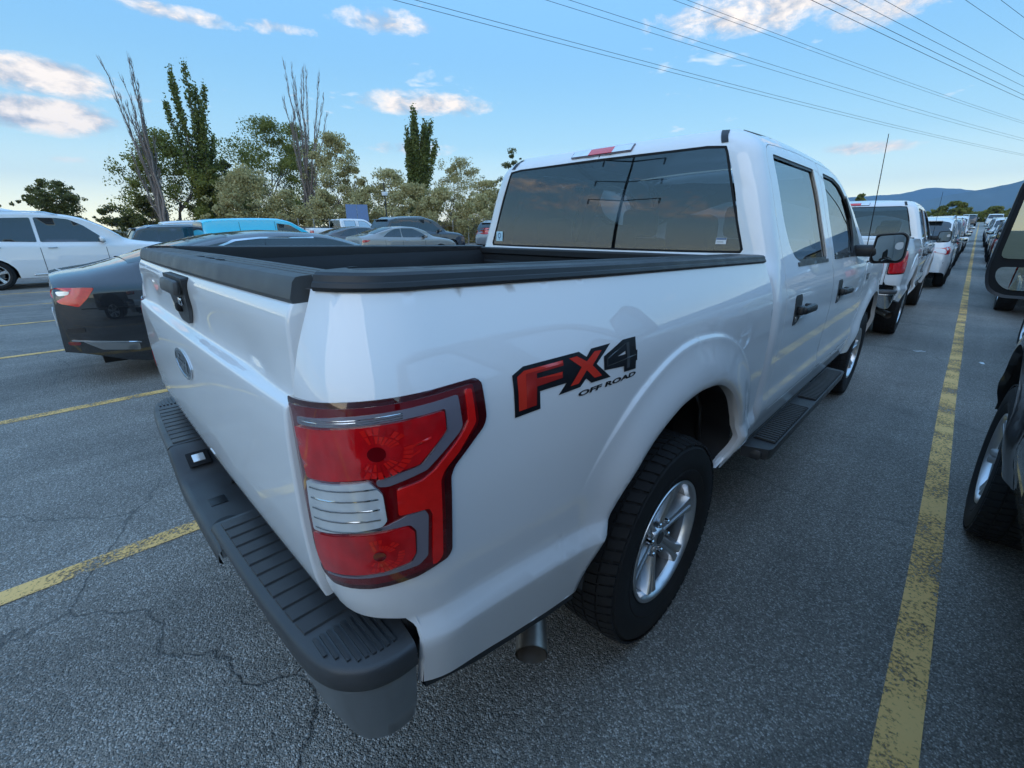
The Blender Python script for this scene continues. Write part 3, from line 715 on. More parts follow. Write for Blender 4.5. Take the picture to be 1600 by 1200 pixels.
    bl = patch('brake_lamp', round_poly([(-.19,1.836),(.19,1.836),(.192,1.872),(-.192,1.872)],.006,2), lf, red_edge, T, step=.03, off=.012, skirt=.014, flat=40)
    for nm, a, b, mt in (('clear_section',-.185,-.075,clear_lens),('red_section',-.075,.075,red_bright),('clear_section',.075,.185,clear_lens)):
        patch(nm, [(a,1.840),(b,1.840),(b,1.868),(a,1.868)], lf, mt, bl, step=.03, off=.0145, skirt=.003, flat=40)
    # ---- front end
    ff = lambda s, z: np.stack([np.where(s > 3.9, cab_x(np.minimum(s,3.06)*0+3.06, np.minimum(z,1.3))-.10*sstep(3.9,4.62,s)**2, cab_sec(np.minimum(z,1.30)))+.028*(1-sstep(.03,.17,np.hypot(s-3.683,z-.46)-.47))+0*z, s+0*z, z+0*s], -1)
    fa = [(3.683-.50*math.cos(t), .42+.54*math.sin(t)) for t in np.linspace(.15, math.pi-.15, 30)]
    fo = [(3.065,.50),(3.15,.50)]+fa+[(4.22,.52),(4.50,.55),(4.58,.80),(4.58,1.10),(4.35,1.16),(3.9,1.20),(3.4,1.225),(3.075,1.22)]
    for sg in (1, -1):
        f = patch('front_fender', fo, ff, white_paint, T, step=.035, skirt=.03, sgn=sg)
        well = []
        for x in (.985,.80,.60): well.append([(sg*x, q[0], q[1]+.01) for q in fa])
        MB().grid(np.array(well)).build('wheel_well_liner', trim, T)
        lettering('fender_badge', 'XLT', ff, 3.10, 3.24, 1.10, 1.145, decal_black, f, .003) if sg > 0 else None
        patch('headlamp', round_poly([(4.32,.90),(4.56,.90),(4.56,1.08),(4.36,1.12)],.02,2), ff, clear_lens, f, step=.04, off=.006, skirt=.01, sgn=sg)
    rows = []
    for y in np.linspace(3.08,4.60,24):
        zc = 1.285-.10*sstep(3.3,4.6,y); z0 = 1.225-.10*sstep(3.4,4.58,y); w = .93-.09*sstep(3.9,4.6,y)
        rows.append([(u*w, y, z0+(zc-z0)*(1-abs(u)**5)+.02*math.exp(-((abs(u)-.6)/.1)**2)) for u in np.linspace(-1, 1, 31)])
    MB().grid(np.array(rows)[:, ::-1]).build('hood', white_paint, T)
    nose = MB(); rows = []
    for z, y in ((1.16,4.60),(1.10,4.63),(.95,4.65),(.80,4.66),(.78,4.70),(.60,4.71),(.48,4.66)):
        rows.append([(u*.88, y-.14*abs(u)**3, z) for u in np.linspace(-1,1,17)])
    ns = nose.grid(np.array(rows)[:, ::-1]).build('front_fascia', white_paint, T, True, 30)
    MB().box((0,4.64,.97),(1.25,.08,.24),bev=.03).build('grille', trim, ns); MB().box((0,4.69,.62),(1.6,.08,.16),bev=.03).build('front_bumper', chrome, ns)
    # antenna on the right fender
    MB().tube([(.955,3.12,1.20),(.91,3.10,2.12)], [.004,.0025], 5).build('aerial', gap_black, T)
    # ---- tail lamps, polygons in (path, height) on the bed surface
    LAMP = [(-1.196,1.2130),(-1.150,1.2165),(-1.05,1.2200),(-.875,1.2225),(-.863,1.2130),(-.8615,1.150),(-.869,1.134),(-.934,1.084),(-.942,1.066),(-.9465,.916),(-.954,.904),(-1.00,.8905),(-1.07,.8815),(-1.15,.8765),(-1.180,.888),(-1.1905,.93),(-1.1985,1.05),(-1.1995,1.17)]
    SILT = [(-1.163,1.1905),(-1.08,1.1985),(-.919,1.2040),(-.9175,1.1510),(-.924,1.143),(-.977,1.0955),(-1.03,1.0815),(-1.044,1.0835),(-1.046,1.0935),(-.984,1.1055),(-.9435,1.1500),(-.9425,1.1885),(-1.05,1.1850),(-1.163,1.1785)]
    REDU = [(-1.170,1.174),(-1.06,1.1822),(-.9455,1.1862),(-.9465,1.1535),(-.987,1.1100),(-1.05,1.1005),(-1.158,1.0905),(-1.166,1.13)]
    CLR = [(-1.162,1.0835),(-1.054,1.0930),(-1.046,1.0815),(-1.0385,1.070),(-1.0365,1.022),(-1.044,1.0125),(-1.10,1.0025),(-1.163,.9905),(-1.165,1.035)]
    REDM = [(-1.020,1.0725),(-.986,1.0785),(-.968,1.0895),(-.9155,1.1420),(-.9045,1.1560),(-.9030,1.2085),(-.8905,1.2085),(-.8895,1.1500),(-.8985,1.1400),(-.9530,1.0850),(-.9595,1.070),(-.9635,.922),(-.970,.911),(-.9795,.908),(-.9745,1.010),(-.979,1.0255),(-1.021,1.0268)]
    SILL = [(-1.0395,1.0095),(-1.010,1.0222),(-.985,1.0248),(-.9805,1.0125),(-.9850,.932),(-.9985,.9185),(-1.07,.9105),(-1.152,.9025),(-1.150,.9065),(-1.05,.917),(-1.008,.9275),(-1.0005,.945),(-.9985,.990),(-1.006,1.004),(-1.06,1.0045),(-1.105,1.0010)]
    REDL = [(-1.168,.9835),(-1.10,.9955),(-1.01,1.0030),(-1.0015,.9915),(-1.0022,.9475),(-1.011,.9332),(-1.06,.9225),(-1.154,.9120),(-1.165,.937)]
    for sg in (1, -1):
        tl = patch('tail_lamp', round_poly(LAMP,.006,2), bed_p, red_edge, T, step=.02, off=.005 if sg > 0 else -.002, skirt=.02, sgn=sg, flat=50)
        shrink = lambda P, d: np.asarray(P)+d*np.sign(np.asarray(P)-np.asarray(P).mean(0))
        patch('lens_border', round_poly([(-1.189,1.204),(-1.14,1.2085),(-.884,1.2145),(-.881,1.152),(-.886,1.140),(-.948,1.087),(-.954,1.067),(-.957,.917),(-.965,.906),(-1.07,.8935),(-1.145,.8895),(-1.170,.899),(-1.180,.94),(-1.188,1.05),(-1.1895,1.16)],.005,2), bed_p, red_deep, tl, step=.02, off=.0075, skirt=.004, sgn=sg, flat=50)
        for nm, P, mt, of in (('silver_reflector',SILT,silver_lens,.0095),('upper_red_lens',REDU,red_lens,.0125),('reversing_lens',CLR,clear_lens,.0125),('side_marker',REDM,red_bright,.0110),('silver_reflector',SILL,silver_lens,.0095),('lower_red_lens',REDL,red_lens,.0125)):
            q = patch(nm, round_poly(P,.004,2), bed_p, mt, tl, step=.016, off=of, skirt=.005, sgn=sg, flat=50)
            if nm.endswith('red_lens'):
                # reflector bowl glints painted as flat red wedges and strips on the lens
                c = np.array([-1.040,1.140]) if nm[0] == 'u' else np.array([-1.052,.957]); ra, rz_ = (.046,.040) if nm[0] == 'u' else (.034,.031)
                rg_ = np.random.default_rng(3)
                for k in range(44):
                    ring_ = k // 22; t0 = -2.4+(k % 22)*.20; t1 = t0+.155; r0 = (.40,.74)[ring_]+.05*rg_.random(); r1 = (.68,1.0)[ring_]+.06*rg_.random()
                    po = [(c[0]+ra*r0*math.cos(t0), c[1]+rz_*r0*math.sin(t0)),(c[0]+ra*r1*math.cos(t0), c[1]+rz_*r1*math.sin(t0)),(c[0]+ra*r1*math.cos(t1), c[1]+rz_*r1*math.sin(t1)),(c[0]+ra*r0*math.cos(t1), c[1]+rz_*r0*math.sin(t1))]
                    patch('facet_glint', po, bed_p, red_bright if rg_.random() < .62 else red_lens, q, step=.03, off=of+.0012, sgn=sg)
                patch('bulb', [(c[0]+ra*.26*math.cos(t), c[1]+rz_*.30*math.sin(t)) for t in np.linspace(0,6.283,18,endpoint=False)], bed_p, red_deep, q, step=.02, off=of+.0016, sgn=sg)
                if nm[0] == 'u':
                    for dz, dl in ((.004,.020),(-.012,.010)):
                        patch('glint_strip', [(c[0]+.040,c[1]+dz-.004),(c[0]+.040+dl*1.6,c[1]+dz+.004),(c[0]+.040+dl*1.6,c[1]+dz+.008),(c[0]+.042,c[1]+dz)], bed_p, red_bright, q, step=.01, off=of+.0012, sgn=sg)
            if nm == 'reversing_lens':
                for k in range(5):
                    z0 = 1.003+k*.0185; patch('flute', [(-1.155,z0-.004),(-1.045,z0+.004),(-1.045,z0+.0065),(-1.155,z0-.0015)], bed_p, chrome, q, step=.02, off=of+.0012, sgn=sg)
        for k in range(3): patch('flute', [(-1.155,1.1815+k*.0035),(-1.0,1.189+k*.0035),(-1.0,1.190+k*.0035),(-1.155,1.1825+k*.0035)], bed_p, chrome, tl, step=.02, off=.0105, sgn=sg)
    # ---- FX4 decal on the right bed side
    dp = lambda nm, P, mt, off, hol=(): patch(nm, P, bed_p, mt, DE, holes=hol, step=.04, off=off)
    DE = T
    F_OUT = [(-.7895,1.2080),(-.7600,1.2193),(-.5985,1.2197),(-.5760,1.2050),(-.5575,1.2195),(-.4872,1.2197),(-.5445,1.1838),(-.4943,1.1436),(-.5655,1.1455),(-.5830,1.1590),(-.6031,1.1445),(-.6712,1.1429),(-.6467,1.1631),(-.7235,1.1637),(-.7246,1.1275),(-.7924,1.1264)]
    DE = dp('decal', F_OUT, decal_black, .0015)
    F4 = [(-.5164,1.1953),(-.4362,1.2196),(-.3790,1.2185),(-.3815,1.1864),(-.3753,1.1855),(-.3780,1.1605),(-.3840,1.1605),(-.3850,1.1405),(-.4386,1.1430),(-.4386,1.1572),(-.5179,1.1640)]
    HOLE = [(-.4640,1.1855),(-.4300,1.1925),(-.4298,1.1850)]
    dp('letter_four', F4, decal_black, .0015, [HOLE])
    dp('letter_f', [(-.7788,1.2031),(-.7600,1.2112),(-.6517,1.2114),(-.6525,1.2010),(-.7288,1.2002),(-.7298,1.1900),(-.6563,1.1890),(-.6586,1.1769),(-.7316,1.1751),(-.7360,1.1378),(-.7819,1.1371)], decal_red, .0024)
    dp('letter_f_shade', [(-.7564,1.2045),(-.6520,1.2055),(-.6525,1.2010),(-.7288,1.2002),(-.7298,1.1900),(-.6575,1.1825),(-.6586,1.1769),(-.7316,1.1751),(-.7360,1.1378),(-.7620,1.1380)], decal_red2, .0031)
    dp('letter_x', [(-.6322,1.2113),(-.6079,1.2118),(-.5778,1.1956),(-.5480,1.2122),(-.5233,1.2105),(-.5598,1.1838),(-.5283,1.1544),(-.5552,1.1547),(-.5804,1.1773),(-.6091,1.1536),(-.6353,1.1536),(-.5968,1.1868)], decal_red, .0024)
    dp('four_line', [(-.5080,1.1700),(-.5050,1.1890),(-.4270,1.2110),(-.4265,1.2085),(-.5025,1.1872),(-.5050,1.1725)], decal_grey, .0024)
    dp('four_bar', [(-.4280,1.1500),(-.4155,1.1498),(-.4110,1.2110),(-.4240,1.2110)], decal_grey, .0024)
    dp('four_cross', [(-.5070,1.1700),(-.3830,1.1745),(-.3828,1.1770),(-.5065,1.1725)], decal_grey, .0026)
    lettering('decal_words', 'OFF ROAD', bed_p, -.610, -.385, 1.1235, 1.1350, decal_black, DE, .0016, .15)
    # ---- rear step bumper
    path = smooth_poly([(-.957,-1.035),(-.955,-1.08),(-.935,-1.13),(-.885,-1.172),(-.80,-1.192),(-.6,-1.207),(-.31,-1.216),(0,-1.220),(.31,-1.216),(.6,-1.207),(.80,-1.192),(.885,-1.172),(.935,-1.13),(.955,-1.08),(.957,-1.035)], 6, False)
    def at_x(lo, hi): return np.array([p for p in path if lo-1e-6 <= p[0] <= hi+1e-6])
    def bumper_rows(P, prof, cap=lambda x: 9.):
        rows = []
        for x, y in P:
            ix = np.clip(x, -.84, .84); d = np.array([ix-x, -1.02-y]); d = d/max(1e-6, np.linalg.norm(d))
            rows.append([(x+d[0]*q, y+d[1]*q, min(z, cap(x))) for q, z in (prof(x) if callable(prof) else prof)])
        return np.array(rows)
    mz = lambda x: .662+.080*(1-float(sstep(-.33,-.17,x))) if x < .287 else .742
    zl = lambda x: .690+.034*(1-float(sstep(.50,.85,abs(x)))); zbt = lambda x: .482+.130*(1-float(sstep(.55,.90,abs(x))))
    bar_prof = lambda x: [(.13,zbt(x)),(.080,zbt(x)+.004),(.045,zbt(x)+.018),(.022,zbt(x)+.45*(zl(x)-zbt(x))),(.010,zl(x)-.05*(zl(x)-zbt(x))-.01),(.008,zl(x)-.006),(.010,zl(x)-.002),(.05,zl(x))]
    bar = MB().grid(bumper_rows(np.concatenate([[q] if abs(q[0]-.29) > .03 else [(.2845,np.interp(.2845,path[:,0][4:-4],path[:,1][4:-4])),(.289,np.interp(.289,path[:,0][4:-4],path[:,1][4:-4]))] for q in path]), bar_prof, lambda x: mz(x)-.030 if x < .287 else 9.))
    bar = bar.build('rear_bumper', bar_mat, T, True, 50)
    ZT = .742
    for lo, hi in ((.285,.99),(-.99,-.33)):
        P = path[(path[:,0] >= lo) & (path[:,0] <= hi)]
        edge = .285 if lo > 0 else -.33
        yy = np.interp(edge, path[:,0][4:-4], path[:,1][4:-4]); P = np.concatenate([[(edge, yy)], P]) if lo > 0 else np.concatenate([P, [(edge, yy)]])
        pr = lambda x: [(.006,zl(x)-.002),(.000,zl(x)+.001),(-.002,zl(x)+.004),(-.001,ZT-.010),(.003,ZT-.005),(.010,ZT),(.125,ZT),(.135,.70)]
        rows = bumper_rows(P, pr); m = MB().grid(rows)
        e = 0 if lo > 0 else -1; k = len(m.V); m.V += [tuple(v) for v in rows[e]]; m.F.append(tuple(range(k, k+8)))
        pad = m.build('step_pad', pad_mat, bar, True, 50)
        sg = 1 if lo > 0 else -1
        for k in range(11 if lo > 0 else 10):     # ribbed tread plates
            x0 = (.300 if lo > 0 else .345)+k*.0455; x1 = x0+.039; V = []
            for z, s in ((ZT-.002, 0), (ZT+.0045, .0025)):
                for x in (x0+s, x1-s):
                    yo = np.interp(x, path[:,0][4:-4], path[:,1][4:-4])+.018+s; V += [(sg*x, yo, z), (sg*x, -1.085, z)]
            F = [(4,6,7,5),(0,2,6,4),(2,3,7,6),(1,0,4,5),(3,1,5,7)]
            mesh('tread_plate', V, F if sg > 0 else [f[::-1] for f in F], pad_mat, pad, False)
        m = MB()
        for k in range(9):
            a = k/8; x0 = .815+.0*a; yb = -1.165+a*.105
            xe = min(.925, np.interp(yb, [-1.165,-1.13,-1.06], [.865,.915,.932]))
            m.box((sg*(x0+xe)/2, yb, ZT+.0015), (xe-x0, .0065, .006))
        tag(m.build('corner_ribs', pad_mat, pad, True, 30), kind='stuff')
    # lower middle step: slopes down from the left pad, walled off by the right one
    mz = lambda x: .662+.080*(1-float(sstep(-.33,-.17,x)))
    P = np.array([(x, np.interp(x, path[:,0][4:-4], path[:,1][4:-4])) for x in np.linspace(-.335,.29,26)]); rows = []
    for x, y in P:
        z = mz(x); rows.append([(x, y+.006, z-.045),(x, y-.003, z-.036),(x, y-.001, z-.012),(x, y+.008, z-.003),(x, y+.02, z),(x, -1.085, z-.004),(x, -1.06, z-.004)])
    mid = MB().grid(rows).build('middle_step', pad_mat, bar, True, 50)
    rot = Matrix.Rotation(R_(28), 3, 'Y')
    lb = MB().box((-.245,-1.145,.7045),(.066,.066,.006),rot,bev=.0028).build('plate_lamp_bezel', gap_black, bar)
    MB().box((-.245,-1.145,.7075),(.034,.036,.006),rot,bev=.002).build('plate_lamp', clear_lens, lb)
    rbox('wire_clip', (-.06,-1.092,.668), (.014,.010,.012), gap_black, bar, .003); rbox('plate_mount', (.02,-1.155,.6615), (.05,.045,.003), trim, bar, .001)
    MB().lathe([(0,.6735),(.034,.6735),(.038,.670),(.038,.66)], 24, 'z', c=(.165,-1.165,-.011)).build('hitch_plug_cover', trim, bar)
    rbox('hitch_bar', (0,-1.02,.52), (1.3,.10,.10), gap_black, bar, .01)
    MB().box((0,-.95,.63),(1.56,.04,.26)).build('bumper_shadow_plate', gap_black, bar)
    # exhaust
    ex = MB(); c0 = Vector((.68,-.30,.42)); c1 = Vector((.80,-.54,.385)); c2 = Vector((.915,-.665,.356))
    ex.tube([c0, c1, c2], [.042,.043,.045], 20, cap=False); dn = (c2-c1).normalized()
    ex.tube([c2, c2-dn*.10], [.041,.038], 20, cap=False); ex.build('tail_pipe', steel, T, True, 60)
    # ---- chassis, cabin
    MB().box((0,1.7,.52),(1.5,5.4,.16)).build('chassis', gap_black, T); MB().box((0,0,.385),(1.5,.14,.14),bev=.05).build('rear_axle', gap_black, T)
    rbox('cabin_floor', (0,1.9,.64), (1.84,2.3,.06), gap_black, T, .01)
    rbox('rear_bulkhead', (0,.90,.98), (1.66,.08,.70), seat_mat, T, .02)
    b = rbox('rear_seat', (0,1.02,1.10), (1.36,.20,.50), seat_mat, T, .05)
    for x in (-.46,.46,0): rbox('headrest', (x,1.04,1.445 if x else 1.40), (.27,.10,.19), seat_mat, b, .045)
    for x in (-.40,.40):
        fs = rbox('front_seat', (x,2.02,1.08), (.52,.20,.66), seat_mat, T, .07); rbox('headrest', (x,2.03,1.52), (.29,.11,.21), seat_mat, fs, .045)
    rbox('dashboard', (0,2.86,1.10), (1.70,.42,.28), seat_mat, T, .08)
    rbox('package_bundle', (-.20,.93,1.355), (.62,.10,.09), gap_black, T, .04)
    # ---- wheels
    for sg in (1, -1):
        for y in (0, 3.683): build_wheel('wheel', T, (sg*.862, y, .390), flip=sg < 0)
    return T
TRUCK = build_pickup()
tag(TRUCK, 'white crew cab pickup with FX4 OFF ROAD decal and open bed, nearest in the picture', 'pickup truck')
# ================================================================ ground, lane lines, hills
def gz(x, y):
    x = np.asarray(x, float); y = np.asarray(y, float)
    a = 2.67*(np.clip(y-8, 0, 125)/110)**1.5
    b = .18*sstep(2,10,y)*(1-sstep(-16,-6,x))+.006*np.clip(-x-18, 0, 40)*sstep(0,8,y)
    return a+b
def node_mat(name):
    m = bpy.data.materials.new(name); m.use_nodes = True; nt = m.node_tree; return m, nt, nt.nodes['Principled BSDF'], nt.nodes.new, nt.links.new
def asphalt_mat():
    m, nt, b, N, L = node_mat('asphalt')
    tc = N('ShaderNodeTexCoord'); co = tc.outputs['Object']
    v = N('ShaderNodeTexVoronoi'); v.inputs['Scale'].default_value = 185; L(co, v.inputs['Vector'])
    v2 = N('ShaderNodeTexVoronoi'); v2.inputs['Scale'].default_value = 70; L(co, v2.inputs['Vector'])
    sp = N('ShaderNodeSeparateColor'); L(v.outputs['Color'], sp.inputs[0])
    r1 = N('ShaderNodeValToRGB'); L(sp.outputs[0], r1.inputs[0]); e = r1.color_ramp.elements
    e[0].position = 0; e[0].color = (.235,.21,.18,1); e[1].position = .78; e[1].color = (.52,.465,.40,1)
    x = e.new(.93); x.color = (.85,.79,.72,1)
    big = N('ShaderNodeTexNoise'); big.inputs['Scale'].default_value = .55; big.inputs['Detail'].default_value = 6; big.inputs['Roughness'].default_value = .6; L(co, big.inputs['Vector'])
    mr = N('ShaderNodeMapRange'); mr.inputs[1].default_value = .3; mr.inputs[2].default_value = .7; mr.inputs[3].default_value = .66; mr.inputs[4].default_value = 1.26; L(big.outputs[0], mr.inputs[0])
    m1 = N('ShaderNodeVectorMath'); m1.operation = 'SCALE'; L(r1.outputs[0], m1.inputs[0]); L(mr.outputs[0], m1.inputs['Scale'])
    vp = N('ShaderNodeTexVoronoi'); vp.inputs['Scale'].default_value = .16; vp.distance = 'CHEBYCHEV'; L(co, vp.inputs['Vector']); sp2 = N('ShaderNodeSeparateColor'); L(vp.outputs['Color'], sp2.inputs[0])
    mp = N('ShaderNodeMapRange'); mp.inputs[3].default_value = .86; mp.inputs[4].default_value = 1.10; L(sp2.outputs[0], mp.inputs[0])
    st_ = N('ShaderNodeTexNoise'); st_.inputs['Scale'].default_value = 1.0; st_.inputs['Detail'].default_value = 4; mpv = N('ShaderNodeMapping'); mpv.inputs['Scale'].default_value = (3.2,.10,1); L(co, mpv.inputs['Vector']); L(mpv.outputs[0], st_.inputs['Vector'])
    ms_ = N('ShaderNodeMapRange'); ms_.inputs[1].default_value = .35; ms_.inputs[2].default_value = .7; ms_.inputs[3].default_value = .84; ms_.inputs[4].default_value = 1.12; L(st_.outputs[0], ms_.inputs[0])
    pp = N('ShaderNodeMath'); pp.operation = 'MULTIPLY'; L(mp.outputs[0], pp.inputs[0]); L(ms_.outputs[0], pp.inputs[1])
    m1b = N('ShaderNodeVectorMath'); m1b.operation = 'SCALE'; L(m1.outputs[0], m1b.inputs[0]); L(pp.outputs[0], m1b.inputs['Scale']); m1 = m1b
    # binder between the stones
    mb = N('ShaderNodeMapRange'); mb.inputs[1].default_value = .0; mb.inputs[2].default_value = .45; mb.inputs[3].default_value = 1.1; mb.inputs[4].default_value = .55; L(v.outputs['Distance'], mb.inputs[0])
    m2 = N('ShaderNodeVectorMath'); m2.operation = 'SCALE'; L(m1.outputs[0], m2.inputs[0]); L(mb.outputs[0], m2.inputs['Scale'])
    # cracks
    wn = N('ShaderNodeTexNoise'); wn.inputs['Scale'].default_value = 2.2; wn.inputs['Detail'].default_value = 5; L(co, wn.inputs['Vector'])
    mixv = N('ShaderNodeVectorMath'); mixv.operation = 'MULTIPLY_ADD'; L(wn.outputs['Color'], mixv.inputs[0]); mixv.inputs[1].default_value = (.55,.55,0); L(co, mixv.inputs[2])
    vc = N('ShaderNodeTexVoronoi'); vc.feature = 'DISTANCE_TO_EDGE'; vc.inputs['Scale'].default_value = .42; L(mixv.outputs[0], vc.inputs['Vector'])
    cr = N('ShaderNodeMapRange'); cr.inputs[1].default_value = .0; cr.inputs[2].default_value = .0045; cr.inputs[3].default_value = 1; cr.inputs[4].default_value = 0; L(vc.outputs[0], cr.inputs[0])
    cn = N('ShaderNodeTexNoise'); cn.inputs['Scale'].default_value = .35; L(co, cn.inputs['Vector'])
    cm = N('ShaderNodeMapRange'); cm.inputs[1].default_value = .40; cm.inputs[2].default_value = .54; L(cn.outputs[0], cm.inputs[0])
    cf = N('ShaderNodeMath'); cf.operation = 'MULTIPLY'; L(cr.outputs[0], cf.inputs[0]); cmm = N('ShaderNodeMath'); cmm.operation = 'MULTIPLY'; cmm.inputs[1].default_value = .75; L(cm.outputs[0], cmm.inputs[0]); L(cmm.outputs[0], cf.inputs[1])
    # oil spots
    on = N('ShaderNodeTexNoise'); on.inputs['Scale'].default_value = .9; on.inputs['Detail'].default_value = 4; L(co, on.inputs['Vector'])
    om = N('ShaderNodeMapRange'); om.inputs[1].default_value = .60; om.inputs[2].default_value = .74; om.inputs[3].default_value = 0; om.inputs[4].default_value = .62; L(on.outputs[0], om.inputs[0])
    mx = N('ShaderNodeMix'); mx.data_type = 'RGBA'; L(cf.outputs[0], mx.inputs[0]); L(m2.outputs[0], mx.inputs[6]); mx.inputs[7].default_value = (.06,.057,.053,1)
    mo = N('ShaderNodeMix'); mo.data_type = 'RGBA'; L(om.outputs[0], mo.inputs[0]); L(mx.outputs[2], mo.inputs[6]); mo.inputs[7].default_value = (.09,.083,.075,1)
    L(mo.outputs[2], b.inputs['Base Color']); b.inputs['Roughness'].default_value = .58; b.inputs['Specular IOR Level'].default_value = .45
    h = N('ShaderNodeMath'); h.operation = 'ADD'; L(v.outputs['Distance'], h.inputs[0]); L(v2.outputs['Distance'], h.inputs[1])
    h2 = N('ShaderNodeMath'); h2.operation = 'ADD'; L(h.outputs[0], h2.inputs[0]); L(cf.outputs[0], h2.inputs[1])
    bp = N('ShaderNodeBump'); bp.invert = True; bp.inputs['Strength'].default_value = 1.0; bp.inputs['Distance'].default_value = .006; L(h2.outputs[0], bp.inputs['Height']); L(bp.outputs[0], b.inputs['Normal'])
    return m
asphalt = asphalt_mat()
def line_mat():
    m, nt, b, N, L = node_mat('worn_yellow_paint')
    tc = N('ShaderNodeTexCoord'); co = tc.outputs['Object']
    n1 = N('ShaderNodeTexNoise'); n1.inputs['Scale'].default_value = 75; n1.inputs['Detail'].default_value = 4; n1.inputs['Roughness'].default_value = .7; L(co, n1.inputs['Vector'])
    n2 = N('ShaderNodeTexNoise'); n2.inputs['Scale'].default_value = 3.0; n2.inputs['Detail'].default_value = 5; L(co, n2.inputs['Vector'])
    ad = N('ShaderNodeMath'); ad.operation = 'MULTIPLY_ADD'; L(n2.outputs[0], ad.inputs[0]); ad.inputs[1].default_value = .75; L(n1.outputs[0], ad.inputs[2])
    mr = N('ShaderNodeMapRange'); mr.inputs[1].default_value = .73; mr.inputs[2].default_value = .90; L(ad.outputs[0], mr.inputs[0])
    cm = N('ShaderNodeMix'); cm.data_type = 'RGBA'; L(n2.outputs[0], cm.inputs[0]); cm.inputs[6].default_value = (.80,.44,.12,1); cm.inputs[7].default_value = (.90,.57,.22,1); L(cm.outputs[2], b.inputs['Base Color'])
    b.inputs['Roughness'].default_value = .75
    # cracks run through the paint as well
    wn = N('ShaderNodeTexNoise'); wn.inputs['Scale'].default_value = 4; wn.inputs['Detail'].default_value = 4; L(co, wn.inputs['Vector'])
    mv = N('ShaderNodeVectorMath'); mv.operation = 'MULTIPLY_ADD'; L(wn.outputs['Color'], mv.inputs[0]); mv.inputs[1].default_value = (.3,.3,0); L(co, mv.inputs[2])
    vc = N('ShaderNodeTexVoronoi'); vc.feature = 'DISTANCE_TO_EDGE'; vc.inputs['Scale'].default_value = 1.3; L(mv.outputs[0], vc.inputs['Vector'])
    cr = N('ShaderNodeMapRange'); cr.inputs[1].default_value = .0012; cr.inputs[2].default_value = .005; L(vc.outputs[0], cr.inputs[0])
    al = N('ShaderNodeMath'); al.operation = 'MULTIPLY'; L(mr.outputs[0], al.inputs[0]); L(cr.outputs[0], al.inputs[1])
    L(mr.outputs[0], b.inputs['Alpha'])
    return m
paint_line = line_mat()
field_mat = pm('dry_field', (.20,.165,.09), .95, var=.4, vscale=.25)
def ground_sheet(name, xs, ys, mat, dz=0):
    P = np.array([[(x, y, float(gz(x, y))+dz) for x in xs] for y in ys]); return MB().grid(P[:, ::1][:, :]).build(name, mat, None, True, None)
fx = [-6200,-3000,-1200,-400,-160]+list(range(-100,101,10))+[160,400,1200,3000,6200]
fy = [-6200,-3000,-1200,-400,-160]+list(range(-100,161,10))+[220,400,1200,3000,6200]
def fix_up(o):
    me = o.data
    if me.polygons[0].normal.z < 0: me.flip_normals()
    return o
fld = fix_up(ground_sheet('field', fx, fy, field_mat, -.06)); tag(fld, kind='structure')
lot = fix_up(ground_sheet('parking_lot', list(np.arange(-39,41,2.)), list(np.arange(-30,126,2.)), asphalt)); tag(lot, kind='structure')
def lane(xc, y0, y1, w=.105):
    ys = np.arange(y0, y1+.01, .5); wob = np.array([.012*noise.noise((xc*3, y*.35, 0)) for y in ys])
    nseg = []
    for y, q in zip(ys, wob): nseg.append([(xc-w/2+q, y, float(gz(xc, y))+.004), (xc+w/2+q, y, float(gz(xc, y))+.004)])
    o = fix_up(MB().grid(nseg).build('lane_line', paint_line, lot, True, None)); return o
for xc in (1.702,-1.030,-3.682,-6.50,-9.35,-12.1,-14.8,-17.5,-20.2,4.4,7.1): lane(xc, -14, 122)
for (xx, yy, rr, lb) in ((1.36, 6.2, .4, 'flat paper scrap left of the yellow line'), (1.93, 6.0, 1.9, 'flat paper scrap right of the yellow line')):
    sc_ = round_poly([(-.07,-.012),(.06,-.02),(.075,.015),(-.05,.018)], .006, 2); V, F = patch_data(sc_, (), lambda a, b: np.stack([xx+a*math.cos(rr)-b*math.sin(rr), yy+a*math.sin(rr)+b*math.cos(rr), .006+.004*np.sin(a*60)+0*b], -1), .02)
    tag(mesh('paper_scrap', V, F, sticker_white), lb, 'litter')
# hills
def ridge(name, dist, prof, col, seed, a0, a1, label):
    az = np.linspace(a0, a1, 160); f = pchip([p[0] for p in prof], [p[1] for p in prof]); rows = []
    H = np.array([dist*math.tan(R_(float(f(a)))) for a in az])
    H = np.array([h+dist*.0012*(noise.fractal((a*.9, seed, 0), 1., 2., 5)) for h, a in zip(H, az)])
    for t in np.linspace(0, 1, 14):
        row = []
        for a, h in zip(az, H):
            d = dist*(1-.30*(1-t)); z = h*t**1.25
            z += dist*.010*math.sin(t*math.pi)*noise.fractal((a*.45, t*2.5, seed), 1., 2., 5)
            row.append((CAM.x+d*math.sin(R_(a)), CAM.y+d*math.cos(R_(a)), max(z, -2 if t == 0 else 1)))
        rows.append(row)
    o = fix_up(MB().grid(np.array(rows)).build(name, pm(name+'_scrub', col, .95, var=.35, vscale=.0016), None, True, None)); tag(o, kind='structure'); return o
ridge('mountain', 6000, [(-30,.2),(-18,1.2),(-12,2.9),(-8,3.15),(-6,3.2),(-4.4,3.55),(-3.2,3.62),(-2,3.45),(-.5,3.2),(3,2.9),(12,2.2),(40,1.0)], (.10,.11,.10), 3.1, -30, 40, '')
ridge('foothill', 4300, [(-12,.2),(-8,1.3),(-5,2.2),(-2.5,2.95),(-1,3.2),(.3,3.5),(1.2,3.68),(2.5,4.1),(6,5.2),(12,6.0),(25,5.2),(60,4)], (.11,.12,.10), 8.4, -12, 60, '')

